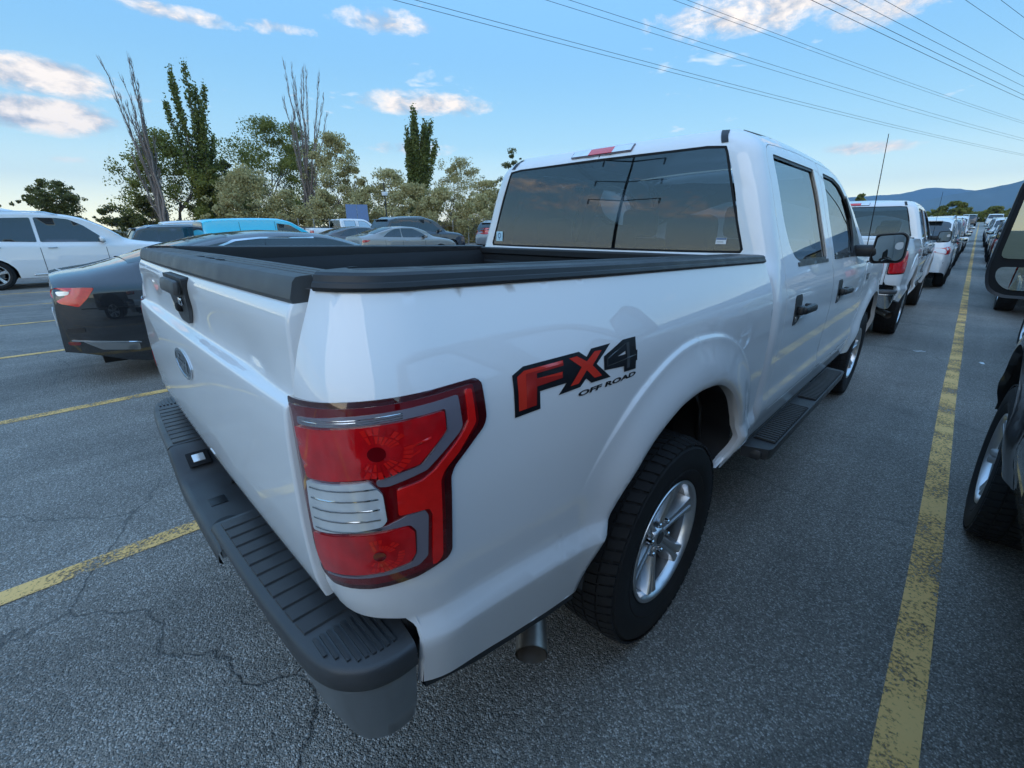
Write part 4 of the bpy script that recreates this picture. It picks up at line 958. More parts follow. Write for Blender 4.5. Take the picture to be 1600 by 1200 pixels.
# ================================================================ generic cars
def car_fns(spec):
    zt = pchip(*zip(*spec['top'])); zb = pchip(*zip(*spec['belt'])); W = spec['W']/2; y0 = spec['top'][0][0]; y1 = spec['top'][-1][0]; yc = (y0+y1)/2; hl = (y1-y0)/2
    prof = pchip([.10,.22,.38,.62,.80,1.4], spec.get('prof', [.90,.945,.985,1.0,.99,.95]))
    def w_at(y): t = abs(y-yc)/hl; return W*(1-spec.get('nar', .16)*(.55*t**5+.75*t**22))
    arch = [(yw, spec['R']+.055) for yw in (0, spec['wb'])]
    def zlow(y):
        z = spec['zs']+.17*(1-float(sstep(y0, y0+.62, y)))+.08*float(sstep(y1-.5, y1, y))
        for yw, r in arch:
            if abs(y-yw) < r: z = max(z, spec['R']*.92+math.sqrt(r*r-(y-yw)**2)*.98)
        return z
    def section(y):
        t, b, w, lo = float(zt(y)), float(zb(y)), w_at(y), zlow(y)
        b = min(b, t-.012); h = t-b; f = float(sstep(.06, .30, h)); th = spec.get('tumble', .30)
        P = []
        for z in (lo, .30, .42, .55, .68, b-.10, b-.035):
            z = min(max(z, lo), b-.03); P.append((w*float(prof(z)), z))
        wb_ = w*float(prof(b))*.985; P.append((wb_-.012, b))
        wt = wb_-.012-th*h
        up = [(wb_-.012-(th*.33*h*f+(1-f)*.10*w), b+h*(.33*f+(1-f)*.55)), (wb_-.012-(th*.66*h*f+(1-f)*.22*w), b+h*(.64*f+(1-f)*.80)), (f*(wt+.035)+(1-f)*w*.62, t-.055*f-.02*h*(1-f)), (f*(wt-.02)+(1-f)*w*.48, t-.022*f), (f*(wt-.12)+(1-f)*w*.34, t-.004*f), (w*.18, t+.012*f), (0, t+.016*f)]
        return P+up
    return zt, zb, w_at, zlow, section, arch, y0, y1
WHEEL_CACHE = {}
def car_wheel(R, parent, loc, flip, style):
    key = (round(R, 3), style)
    if key not in WHEEL_CACHE:
        w = build_wheel('wheel', None, (0,0,0), False, False, R, .11, R*.66, {0:5, 1:10, 2:6}[style]); WHEEL_CACHE[key] = w
        used = False
    else: used = True
    p = WHEEL_CACHE[key]
    w = copy_tree(p) if used else p
    w.parent = parent; w.location = loc; w.rotation_euler.z = math.pi if flip else 0
    return w
def car(name, spec, paint, x, y, label, cat, group=None, detail=2, lamp=None, glassm=None, rz=0):
    """x: centre line, y: rear axle; +y is the front"""
    T = empty(name, (x, y, float(gz(x, y))), rz)
    sl = float(gz(x, y+2.7)-gz(x, y))/2.7; T.rotation_euler.x = math.atan(sl)
    tag(T, label, cat, group)
    gm = glassm or dark_glass
    zt, zb, w_at, zlow, section, arch, y0, y1 = car_fns(spec)
    st = list(np.linspace(y0, y1, 26 if detail < 2 else 44))
    for yw, r in arch: st += [yw+r*math.cos(a) for a in np.linspace(0, math.pi, 13)]+[yw-r-.004, yw+r+.004]
    st += [a for a, b in spec['top']]
    st = sorted(set(round(s, 4) for s in st if y0 <= s <= y1))
    S = [section(s) for s in st]; n = len(S[0]); rows = []
    for s, P in zip(st, S): rows.append([(a, s, b) for a, b in P]+[(-a, s, b) for a, b in P[-2::-1]])
    m = MB().grid(rows)
    for e in (0, -1):
        k = len(m.V); m.V += [tuple(v) for v in rows[e]]; m.F.append(tuple(range(k, k+len(rows[e])))[::(-1 if e == 0 else 1)])
    body = m.build('body', paint, T, True, 38)
    if sum(p.normal.x*p.center.x for p in body.data.polygons) < 0: body.data.flip_normals()
    MB().box((0,(y0+y1)/2,(spec['zs']+.62)/2),(spec['W']*.72, y1-y0-.5, .62-spec['zs'])).build('underbody', gap_black, body, False)
    def sx(yy, zz):
        out = []
        for a, b in zip(np.ravel(yy), np.ravel(zz)):
            P = section(float(a)); zs_ = [q[1] for q in P]; xs_ = [q[0] for q in P]; out.append(np.interp(b, zs_, xs_))
        return np.array(out).reshape(np.shape(yy))
    sf = lambda a, b: np.stack([sx(a, b), a+0*b, b+0*a], -1)
    wins = []
    for q in spec.get('windows', ()):
        for sg in (1, -1):
            g = patch('side_window', round_poly(q, .03, 2), sf, gm, body, step=.16, off=.006, skirt=.006, sgn=sg)
        wins.append(q)
    for nm, a, b in (('rear_window', *spec['rear_glass']), ('windscreen', *spec['front_glass'])):
        rows = []
        for yy in np.linspace(a, b, 9):
            P = section(yy); k = [(q, r) for q, r in P[-5:]]; e = P[-5]; row = [(q*.965, yy, r+.006) for q, r in k]
            rows.append(row+[(-q, yy_, r) for q, yy_, r in row[-2::-1]])
        sgn_y = -.006 if nm == 'rear_window' else .006
        rows = [[(q, w_+sgn_y, r) for q, w_, r in row] for row in rows]
        o = MB().grid(rows).build(nm, gm, body); fix_up(o)
    if detail >= 1:
        for yy, a, b in spec.get('seams', ()):
            for sg in (1, -1): patch('door_seam', [(yy,a),(yy+.012,a),(yy+.012+spec.get('lean',0)*(b-a),b),(yy+spec.get('lean',0)*(b-a),b)], sf, gap_black, body, step=.1, off=.0025, sgn=sg)
        for yy, zz in spec.get('handles', ()):
            xx = float(sx(np.array([yy]), np.array([zz]))[0])
            for sg in (1, -1): rbox('door_handle', (sg*(xx+.018), yy, zz), (.03,.19,.028), spec.get('handle_mat', chrome), body, .009)
    for P, mt, mir in (lamp or []) + spec.get('lamps', []):
        for sg in (1, -1): patch('tail_lamp' if P[0][0] < 1 else 'headlamp', round_poly(P, .015, 2), sf, mt, body, step=.06, off=.006, skirt=.008, sgn=sg)
    for b in spec.get('boxes', ()):
        for sg in ((1, -1) if b[1][0] else (1,)): rbox(b[0], (sg*b[1][0], b[1][1], b[1][2]), b[2], b[3], body, b[4] if len(b) > 4 else .02)
    my, mz = spec['mirror']; mx_ = float(sx(np.array([my]), np.array([mz]))[0])
    for sg in (1, -1):
        k = rbox('door_mirror', (sg*(mx_+.14), my, mz+.03), (.22,.12,.14), spec.get('mirror_mat', paint), body, .045)
        rbox('mirror_pane', (sg*(mx_+.145), my-.058, mz+.03), (.17,.008,.10), mirror_mat, k, .002); rbox('mirror_foot', (sg*(mx_+.02), my, mz-.03), (.12,.07,.05), trim, k, .015)
    if 'rails' in spec:
        a, b = spec['rails']
        for sg in (1, -1):
            pts = []
            for yy in np.linspace(a, b, 9):
                P = section(yy); pts.append((sg*(P[-5][0]-.04), yy, P[-4][1]+.045-(.05 if yy in (a, b) else 0)))
            MB().tube(pts, .018, 6).build('roof_rail', spec.get('rail_mat', chrome), body)
    if 'spoiler' in spec:
        yy, zz = spec['spoiler']; rbox('roof_spoiler', (0, yy, zz), (spec['W']*.62,.16,.035), paint, body, .015)
    for sg in (1, -1):
        for yw in (0, spec['wb']): car_wheel(spec['R'], T, (sg*(spec['W']/2-.125), yw, spec['R']), sg < 0, spec.get('wheel', 0))
    return T
SEDAN = dict(W=1.85, wb=2.83, R=.335, zs=.20, tumble=.36,
    top=[(-1.06,.45),(-1.05,.70),(-1.035,.86),(-1.02,1.00),(-1.005,1.060),(-.95,1.075),(-.75,1.105),(-.40,1.185),(.1,1.325),(.6,1.425),(1.05,1.455),(1.5,1.435),(1.95,1.33),(2.65,1.03),(2.9,.985),(3.4,.90),(3.70,.80),(3.80,.62),(3.83,.42)],
    belt=[(-1.06,.44),(-1.035,.80),(-1.0,.955),(-.6,1.0),(0,.985),(1.5,.945),(2.7,.93),(3.4,.86),(3.7,.74),(3.83,.41)],
    rear_glass=(-.42,.50), front_glass=(1.72,2.58),
    windows=[[(-.08,1.045),(.80,1.015),(.80,1.365),(.52,1.345),(.22,1.23)],[(.85,1.012),(2.05,.985),(2.12,1.03),(1.75,1.24),(1.42,1.365),(.85,1.372)]],
    seams=[(-.02,.35,.98),(.82,.32,.96),(1.98,.32,.94)], handles=[(.18,.90),(1.05,.88)], mirror=(1.95,1.01))
SUV = dict(W=1.92, wb=2.80, R=.365, zs=.26, tumble=.22, nar=.12,
    top=[(-.95,.50),(-.94,.80),(-.92,1.00),(-.88,1.12),(-.70,1.50),(-.60,1.64),(-.45,1.70),(.1,1.745),(.8,1.76),(1.4,1.735),(1.75,1.66),(2.10,1.49),(2.62,1.14),(2.85,1.09),(3.4,1.02),(3.66,.92),(3.74,.70),(3.77,.45)],
    belt=[(-.95,.49),(-.93,.90),(-.88,1.03),(0,1.06),(1.4,1.03),(2.6,1.03),(3.4,.95),(3.66,.82),(3.77,.44)],
    rear_glass=(-.87,-.60), front_glass=(1.84,2.55),
    windows=[[(-.66,1.22),(-.60,1.13),(-.10,1.12),(-.10,1.60),(-.45,1.59)],[(-.04,1.115),(.86,1.085),(.86,1.645),(-.04,1.61)],[(.92,1.085),(2.12,1.075),(2.02,1.22),(1.75,1.48),(1.52,1.615),(1.3,1.645),(.92,1.65)]],
    seams=[(-.02,.45,1.03),(.88,.36,1.05),(2.08,.36,1.05)], handles=[(.16,.98),(1.10,.97)], mirror=(2.02,1.12), rails=(-.35,1.35), spoiler=(-.66,1.655))
BIGSUV = dict(SUV); BIGSUV.update(W=2.02, wb=3.10, zs=.28, top=[(a*1.1, b*1.085) for a, b in SUV['top']], belt=[(a*1.1, b*1.085) for a, b in SUV['belt']], windows=[[(a*1.1, b*1.085) for a, b in q] for q in SUV['windows']],
    rear_glass=(-.95,-.665), front_glass=(2.04,2.78), seams=[(a*1.1, b, c*1.06) for a, b, c in SUV['seams']], handles=[(a*1.1, b*1.07) for a, b in SUV['handles']], mirror=(2.24,1.21), rails=(-.4,1.5), spoiler=(-.73,1.79), R=.385)
VAN = dict(W=1.84, wb=3.05, R=.33, zs=.22, tumble=.13, nar=.12,
    top=[(-.82,.45),(-.815,.9),(-.80,1.3),(-.77,1.70),(-.70,1.80),(-.4,1.835),(.6,1.85),(1.5,1.83),(1.95,1.74),(2.35,1.52),(2.95,1.15),(3.25,1.05),(3.65,.90),(3.82,.68),(3.86,.42)],
    belt=[(-.82,.44),(-.81,.88),(-.78,1.06),(0,1.08),(2.8,1.02),(3.4,.93),(3.7,.80),(3.86,.41)],
    rear_glass=(-.79,-.755), front_glass=(2.10,2.88), windows=[[(1.52,1.09),(2.68,1.08),(2.62,1.16),(2.18,1.46),(1.95,1.60),(1.52,1.66)]],
    seams=[(.30,.35,1.72),(1.46,.32,1.72),(2.66,.35,1.06)], handles=[(1.62,.98)], mirror=(2.42,1.12), handle_mat=trim)
red_l = lambda P: (P, red_lens, True)
# ================================================================ the cars around
# black sedan one lane to the left
sed = dict(SEDAN); sed['boxes'] = [('rear_diffuser', (0,-.86,.36), (1.3,.16,.10), trim, .03), ('number_plate', (0,-1.062,.62), (.32,.012,.16), sticker_white, .003)]
sed['lamps'] = [([(-.86,.775),(-.45,.765),(-.45,.758),(-.86,.768)], gap_black, 1), ([(-.92,.47),(-.52,.40),(-.52,.33),(-.80,.375)], bar_mat, 1), ([(-1.0,.60),(-.88,.60),(-.88,.555),(-1.0,.555)], trim, 1), ([(-.99,.492),(-.50,.415),(-.50,.403),(-.99,.478)], chrome, 1), ([(-1.015,.955),(-.985,.965),(-.73,.958),(-.80,.86),(-.87,.79),(-.99,.83),(-1.03,.90)], red_bright, 1), ([(-.995,.935),(-.90,.935),(-.915,.905),(-.985,.895)], clear_lens, 1), ([(-1.02,.475),(-.93,.465),(-.94,.435),(-1.015,.44)], red_deep, 1),
    ([(-.20,1.072),(.2,1.052),(.8,1.035),(2.0,1.005),(2.0,.990),(.8,1.018),(.2,1.036),(-.22,1.056)], chrome, 1), ([(-.06,1.09),(.22,1.255),(.52,1.365),(.80,1.390),(1.42,1.388),(1.42,1.374),(.80,1.376),(.54,1.352),(.24,1.240),(-.04,1.075)], chrome, 1)]
BLACK_SEDAN = car('black_sedan', sed, black_paint, -5.07, -.41, 'glossy black sedan with red tail lamp parked just left of the white pickup', 'car', None, 2)
# white sport utility at the far left
wsv = dict(BIGSUV); wsv['boxes'] = [('side_step', (.98,1.55,.36), (.07,1.7,.04), chrome, .012)]
car('white_suv', wsv, white_paint, -16.9, -2.50, 'white SUV with roof rails and chrome side step at the left edge', 'car', None, 2)
car('white_van', VAN | dict(top=[(a*1.08, b*1.18) for a, b in VAN['top']], belt=[(a*1.08, b*1.12) for a, b in VAN['belt']], windows=[[(a*1.08, b*1.17-.03) for a, b in VAN['windows'][0]]], front_glass=(2.27,3.10), wb=3.2), white_paint, -21.8, -3.9, 'tall white van showing only its roof behind the white SUV', 'van', None, 1)
car('navy_suv', SUV | dict(top=[(a, b*.93) for a, b in SUV['top']], belt=[(a, b*.93) for a, b in SUV['belt']], windows=[[(a, b*.93) for a, b in q] for q in SUV['windows']], spoiler=(-.66,1.535), mirror=(2.02,1.05)), navy_paint, -19.95, 1.55, 'dark navy SUV seen over the bonnet of the white SUV', 'car', None, 1)
car('white_cargo_van', VAN, white_paint, -23.2, 3.0, 'white cargo van tail just left of the sky blue van', 'van', None, 1)
car('blue_van', VAN, blue_paint, -17.4, 3.2, 'sky blue delivery van behind the black sedan', 'van', None, 2)
car('brown_sedan', SEDAN, brown_paint, -20.6, 8.55, 'dark brown sedan between the blue van and the silver sedan', 'car', None, 1)
alt = dict(SEDAN); alt['lamps'] = [([(-1.01,.90),(-.98,.93),(-.68,.93),(-.80,.85),(-1.0,.83)], red_lens, 1)]
car('silver_sedan', alt, warm_silver, -16.95, 8.75, 'silver sedan with red tail lamp seen over the pickup bed', 'car', None, 2)
bs = dict(BIGSUV); bs['lamps'] = [([(-.99,1.20),(-.93,1.20),(-.94,.98),(-1.0,.98)], red_deep, 1)]
car('navy_big_suv', bs, navy_paint, -20.3, 11.7, 'large dark blue SUV with silver roof rails behind the silver sedan', 'car', None, 1)
crv = dict(SUV); crv['lamps'] = [([(-.90,1.30),(-.72,1.42),(-.80,1.12),(-.62,1.06),(-.62,.99),(-.92,.99)], red_lens, 1)]
car('silver_suv', crv, silver_paint, -19.0, 17.9, 'silver SUV with tall red tail lamps beside the cab rear window', 'car', None, 1)
car('dark_hatchback', SUV | dict(W=1.8), navy_paint, -24.5, 24.0, 'dark blue car half hidden left of the silver SUV', 'car', None, 1)

# ---- pickups that share the big one's shape
def pickup_copy(name, x, y, mats, skip, label, group=None):
    c = copy_tree(TRUCK, None, skip, mats); c.name = name; c.location = (x, y, float(gz(x, y)))
    c.rotation_euler.x = math.atan(float(gz(x, y+3.7)-gz(x, y))/3.7); tag(c, label, 'pickup truck', group)
    if group is None and 'group' in c: del c['group']
    return c
SK = ('decal','oval_emblem','tail_lamp','inspection_sticker','window_label','lug_nut','tread_plate','corner_ribs','floor_rib','fender_badge','hub_badge','step_ribs','drain_slot')
def simple_lamps(T, zlo, zhi, mat=red_lens):
    for sg in (1, -1):
        P = round_poly([(-1.19,zlo),(-.955,zlo+.015),(-.955,zhi),(-1.195,zhi)], .02, 2)
        t = patch('tail_lamp', P, bed_p, red_edge, T, step=.04, off=.004, skirt=.01, sgn=sg)
        c = P.mean(0); patch('lens', c+(P-c)*.90, bed_p, mat, t, step=.04, off=.008, skirt=.004, sgn=sg)
chrome_soft = pm('bumper_chrome', (.62,.64,.66), .16, 1.0)
RAM = pickup_copy('white_pickup', 0.02, 7.30, {'bumper_bar_grey': chrome_soft, 'grey_plastic_cap': white_paint, 'black_plastic_trim': trim}, SK+('bed_rail_cap','running_board'), 'white pickup parked straight ahead of the nearest pickup, red tail lamp below its mirror')
simple_lamps(RAM, .93, 1.235)
FARP = pickup_copy('white_pickup', -27.5, 11.0, {}, SK+('door_mirror',), 'white pickup far back between the solar panel and the silver sedan')
simple_lamps(FARP, .92, 1.23)
# dark pickup close on the right: only its flank, front wheel and big mirror come into the frame
NEAR = pickup_copy('dark_pickup', 2.81, -1.96, {'white_paint': dark_paint, 'chrome': trim}, ('decal','oval_emblem','inspection_sticker','window_label','door_mirror','fender_badge','package_bundle','aerial','running_board'), 'black pickup with big towing mirror cut off by the right edge')
def tow_mirror(T, sg):
    cx, cy, cz = sg*1.105, 2.745, 1.435
    hs = round_poly([(-.115,.20),(.10,.205),(.125,.17),(.14,-.10),(.125,-.155),(.09,-.175),(-.09,-.175),(-.12,-.15),(-.125,.17)], .03, 3); m = MB(); rows = []
    for yy, sc in ((-.006,.95),(-.010,1.0),(.03,1.0),(.09,.92),(.12,.7)): rows.append([(cx+sg*a*sc, cy+yy, cz+b*sc) for a, b in hs])
    rows = np.array(rows); m.grid(rows if sg > 0 else rows[:, ::-1], closev=True); k = len(m.V); m.V += [tuple(v) for v in rows[-1]]; m.F.append(tuple(range(k, k+len(hs)))[::(-1 if sg > 0 else 1)])
    M = m.build('towing_mirror', trim, T, True, 40)
    for nm, P, mt, d in (('frame_face', np.array(hs)*.97, gap_black, -.004), ('upper_pane', round_poly([(-.10,.175),(.09,.18),(.108,.15),(.118,-.055),(-.108,-.055)],.02,3), mirror_mat, -.008), ('lower_pane', round_poly([(-.105,-.08),(.115,-.08),(.115,-.115),(.085,-.150),(-.085,-.150),(-.105,-.13)],.02,3), mirror_mat, -.008)):
        V, F = patch_data(P, (), lambda a, b: np.stack([cx+sg*a, cy+d+0*a, cz+b], -1), .06); mesh(nm, V, [f if sg > 0 else f[::-1] for f in F], mt, M)
    for dz in (.06,-.05): MB().tube([(sg*.95,2.77,cz-.06+dz*.6),(cx-sg*.05,cy+.05,cz+dz)], .018, 8).build('mirror_arm', trim, M)
tow_mirror(NEAR, -1); tow_mirror(NEAR, 1)
# ---- right-hand lane ahead of it
car('dark_sedan', SEDAN, black_paint, 3.17, 4.45, 'black sedan ahead of the black pickup, its wheel showing at the right edge', 'car', None, 1)
B2 = pickup_copy('dark_pickup', 3.10, 11.35, {'white_paint': dark_paint}, SK, 'dark pickup showing a rear tyre and square mirror beyond the towing mirror'); simple_lamps(B2, .93, 1.23)
row_r = [(SUV, silver_paint, 19.6, 'silver SUV with red tail lamp, third in the right row'), (SUV, black_paint, 26.5, 'black SUV, fourth in the right row'), (SEDAN, silver_paint, 33.5, 'silver sedan, fifth in the right row'), (SUV, white_paint, 41, 'white SUV far down the right row'), (SUV, navy_paint, 50, 'dark SUV far down the right row'), (SEDAN, white_paint, 60, 'white sedan near the end of the right row')]
for sp, pt, yy, lb in row_r:
    s_ = dict(sp); s_['lamps'] = [([(-.93,1.02),(-.78,1.02),(-.80,.86),(-.93,.86)], red_lens, 1)]
    car('parked_car', s_, pt, 3.05, yy, lb, 'car', None, 0)
row_c = [(SUV, white_paint, 15.2, 'white SUV with dark rear window ahead of the second white pickup'), (SUV, dark_paint, 22.6, 'dark SUV with red tail lamp, third ahead of the nearest pickup'), (SUV, red_paint, 28.2, 'red SUV in the row straight ahead'), (BIGSUV, white_paint, 34.5, 'tall white SUV behind the red one in the row ahead'), (SUV, silver_paint, 42, 'silver SUV far down the row ahead'), (SEDAN, dark_paint, 50, 'dark sedan far down the row ahead')]
for sp, pt, yy, lb in row_c:
    s_ = dict(sp); s_['lamps'] = [([(-.93,1.04),(-.70,1.06),(-.76,.88),(-.93,.86)], red_lens, 1)]
    car('parked_car', s_, pt, .30, yy, lb, 'car', None, 0 if yy > 16 else 1)
far = [(SUV, white_paint, 6.0, 92, 'white SUV in the far cross row beyond the lane end'), (SUV, dark_paint, 9.2, 94, 'black SUV in the far cross row, right of the white one'), (VAN, silver_paint, 12.5, 96, 'silver van in the far cross row'), (SUV, white_paint, 3.2, 100, 'white SUV straight beyond the end of the yellow line'), (SUV, navy_paint, 0.4, 101, 'dark blue SUV just left of the end of the yellow line'), (SEDAN, silver_paint, 16, 98, 'silver sedan farthest right in the far cross row')]
for sp, pt, xx, yy, lb in far: car('distant_car', sp, pt, xx, yy, lb, 'car', None, 0)
for i, (sp, pt, xx, yy, lb) in enumerate([(SUV, white_paint, 5.8, 14, 'white SUV two lanes right behind the dark pickup'), (SEDAN, silver_paint, 5.8, 21, 'silver sedan two lanes to the right'), (SUV, dark_paint, 5.8, 30, 'dark SUV two lanes to the right')]):
    car('parked_car', sp, pt, xx, yy, lb, 'car', None, 0)
# ================================================================ trees and shrubs beyond the lot
def leaf_mat(name, c0, c1, back):
    m, nt, b, N, L = node_mat(name)
    tc = N('ShaderNodeTexCoord'); n = N('ShaderNodeTexNoise'); n.inputs['Scale'].default_value = .9; n.inputs['Detail'].default_value = 5; L(tc.outputs['Object'], n.inputs['Vector'])
    n2 = N('ShaderNodeTexNoise'); n2.inputs['Scale'].default_value = 9; L(tc.outputs['Object'], n2.inputs['Vector'])
    ad = N('ShaderNodeMath'); ad.operation = 'MULTIPLY_ADD'; L(n2.outputs[0], ad.inputs[0]); ad.inputs[1].default_value = .7; L(n.outputs[0], ad.inputs[2])
    mr = N('ShaderNodeMapRange'); mr.inputs[1].default_value = .6; mr.inputs[2].default_value = 1.1; L(ad.outputs[0], mr.inputs[0])
    mx = N('ShaderNodeMix'); mx.data_type = 'RGBA'; L(mr.outputs[0], mx.inputs[0]); mx.inputs[6].default_value = (*c0, 1); mx.inputs[7].default_value = (*c1, 1)
    L(mx.outputs[2], b.inputs['Base Color']); b.inputs['Roughness'].default_value = .65
    tr = N('ShaderNodeBsdfTranslucent'); L(mx.outputs[2], tr.inputs[0]); ms = N('ShaderNodeMixShader'); ms.inputs[0].default_value = back
    L(b.outputs[0], ms.inputs[1]); L(tr.outputs[0], ms.inputs[2]); L(ms.outputs[0], nt.nodes['Material Output'].inputs[0]); return m
leaf_green = leaf_mat('leaf_green', (.135,.145,.025), (.36,.34,.07), .35)
leaf_poplar = leaf_mat('leaf_poplar', (.10,.125,.026), (.27,.29,.07), .35)
leaf_olive = leaf_mat('leaf_olive', (.34,.29,.12), (.68,.58,.28), .3)
leaf_dark = leaf_mat('leaf_dark', (.09,.098,.022), (.24,.225,.06), .3)
bark = pm('bark', (.16,.12,.10), .9, var=.35, vscale=6)
bark_pale = pm('bark_pale', (.27,.215,.185), .9, var=.3, vscale=4)
def quads(centers, size, rng, asp=.55, up=.3):
    n = len(centers); d = rng.normal(size=(n, 3)); d[:, 2] += up; d /= np.linalg.norm(d, axis=1)[:, None]
    e = rng.normal(size=(n, 3)); e -= (e*d).sum(1)[:, None]*d; e /= np.linalg.norm(e, axis=1)[:, None]
    s = size*(.6+.8*rng.random(n))[:, None]; a = d*s; b = e*s*asp
    P = np.stack([centers-a*.5, centers+b*.5, centers+a*.5, centers-b*.5], 1)
    return P.reshape(-1, 3), np.arange(n*4).reshape(n, 4)
def leaves_obj(name, C, size, mat, parent, seed, asp=.55, up=.3):
    rng = np.random.default_rng(seed); V, F = quads(np.asarray(C), size, rng, asp, up)
    me = bpy.data.meshes.new(name); me.vertices.add(len(V)); me.vertices.foreach_set('co', V.ravel()); me.loops.add(F.size); me.loops.foreach_set('vertex_index', F.ravel())
    me.polygons.add(len(F)); me.polygons.foreach_set('loop_start', np.arange(0, F.size, 4)); me.polygons.foreach_set('loop_total', np.full(len(F), 4)); me.update(); me.validate()
    me.materials.append(mat); o = bpy.data.objects.new(name, me); COL.objects.link(o); o.parent = parent; return o
def base_at(px, dist):
    d = px_dir(px, 360); h = math.hypot(d.x, d.y); x = CAM.x+d.x/h*dist; y = CAM.y+d.y/h*dist; return x, y, float(gz(x, y))-.06
def ht(px, py, dist, z0):
    d = px_dir(px, py); return CAM.z+dist*d.z/math.hypot(d.x, d.y)-z0
def right_vec(px):
    d = px_dir(px, 360); v = Vector((d.y, -d.x, 0)); return v.normalized()
def broad_tree(name, px, dist, py_top, wpx, mat, seed, label, cat='tree', dens=1., trunk=.25, lsize=.20, low=.15, group=None, bk=bark):
    """crown of many leaf clumps carried on forking limbs"""
    rng = np.random.default_rng(seed); x, y, z = base_at(px, dist); H = ht(px, py_top, dist, z); depth = dist*math.cos(math.atan2(abs(px-800), 686))
    Wd = max(.8, .56*wpx/686*dist*math.cos(math.atan2(abs(px-800), 686))**2)
    T = empty(name, (x, y, z)); tag(T, label, cat, group)
    tips = []; m = MB()
    def limb(p, d, ln, r, lev):
        pts = [p]; rr = [r]; q = Vector(p); dd = Vector(d)
        for k in range(4):
            dd = (dd+Vector(rng.normal(size=3))*.16+Vector((0,0,.05))).normalized(); q = q+dd*ln/4; pts.append(q.copy()); rr.append(r*(1-.16*(k+1)))
        m.tube(pts, rr, 5 if lev else 7, cap=False); 
        if lev >= 3: tips.append(q.copy()); return
        for k in range(3 if lev else 5):
            s = .35+.65*rng.random(); i = min(3, int(s*4)); b = pts[i]+(pts[i+1]-pts[i])*(s*4-i)
            a = rng.random()*6.28; sp = .55+.45*rng.random(); nd = (dd*.75+Vector((math.cos(a), math.sin(a), .15))*sp).normalized()
            limb(b, nd, ln*(.62+.15*rng.random()), rr[i]*.6, lev+1)
        tips.append(q.copy())
    limb(Vector((0,0,0)), Vector((.05,.0,1)), H*.42, max(.06, H*.022*trunk/.25), 0)
    V = np.array(m.V); lim = np.array([Wd*.86, Wd*.86, H*.92]); c = V.copy()
    ext = np.maximum(np.abs(V).max(0), 1e-3); V = V*np.minimum(1.0, lim/ext); m.V = [tuple(v) for v in V]
    m.build('trunk', bk, T, True, None)
    # clumps: uneven shell
    nC = int(62*dens); C = []
    for k in range(nC):
        th = rng.random()*6.28; u = rng.random(); zz = low+(1-low)*u; prof = math.sin(math.pi*min(.97, .16+.80*u))**.75
        lob = .78+.62*noise.noise((math.cos(th)*1.5+seed, math.sin(th)*1.5, zz*3.0)); rad = Wd*prof*lob*(.42+.58*rng.random()**.6)
        C.append((rad*math.cos(th), rad*math.sin(th), H*zz*(.97 if u < .9 else 1.0)))
    for k in range(int(16*dens)):                       # loose sprays that break the outline
        th = rng.random()*6.28; u = .25+.75*rng.random(); prof = math.sin(math.pi*min(.97, .16+.80*u))**.75; rad = Wd*prof*(.95+.28*rng.random()); C.append((rad*math.cos(th), rad*math.sin(th), H*(low+(1-low)*u)*(.98+.06*rng.random())))
    L = []; rs = Wd*.30; nmain = nC
    for ic, c in enumerate(C):
        k = int((210 if ic < nmain else 40)*(.6+.8*rng.random())); s = rs*(.30+.85*rng.random())*(1 if ic < nmain else .55); P = rng.normal(size=(k, 3)); P /= np.linalg.norm(P, axis=1)[:, None]; P *= (rng.random(k)**.5)[:, None]*s*np.array([1,1,.72]); L.append(P+np.array(c))
    L = np.concatenate(L); L = L[L[:,2] > .05]; L = L[L[:,2] < H*1.03]
    leaves_obj('crown', L, lsize, mat, T, seed+1); return T
def poplar_bare(name, px, dist, tops, seed, label):
    rng = np.random.default_rng(seed); x, y, z = base_at(px, dist); rv = right_vec(px); T = empty(name, (x, y, z)); tag(T, label, 'tree'); m = MB(); depth = dist
    tw = MB()
    for (tx, ty) in tops:
        d = px_dir(tx, ty); k = dist/math.hypot(d.x, d.y); tip = Vector((CAM.x+d.x*k-x, CAM.y+d.y*k-y, CAM.z+d.z*k-z))+Vector(rng.normal(size=3))*.3
        pts = []; rr = []; n = 12; off = Vector(rng.normal(size=3))*.18; off.z = 0
        for i in range(n+1):
            t = i/n; p = Vector((tip.x*t**1.35, tip.y*t**1.35, tip.z*t))+off*(1-t)+Vector(rng.normal(size=3))*.07*min(1, t*4); pts.append(p); rr.append(.12*(1-t)**1.1+.014)
        m.tube(pts, rr, 6, cap=False)
        for i in range(3, n):
            for q in range(9):
                a = rng.random()*6.28; b = pts[i]+(pts[i+1]-pts[i])*rng.random(); ln = (1.5-1.05*i/n)*(.5+.8*rng.random()); dv = (pts[min(i+1,n)]-pts[i-1]).normalized()
                dv2 = (dv+Vector((math.cos(a), math.sin(a), 0))*.28).normalized(); tw.tube([b, b+dv2*ln*.5+Vector((math.cos(a), math.sin(a), 0))*.03, b+(dv2+dv*.6).normalized()*ln], [.020,.013,.006], 3, cap=False)
    m.build('trunk', bark_pale, T, True, None); tw.build('crown', bark_pale, T, True, None)
    return T
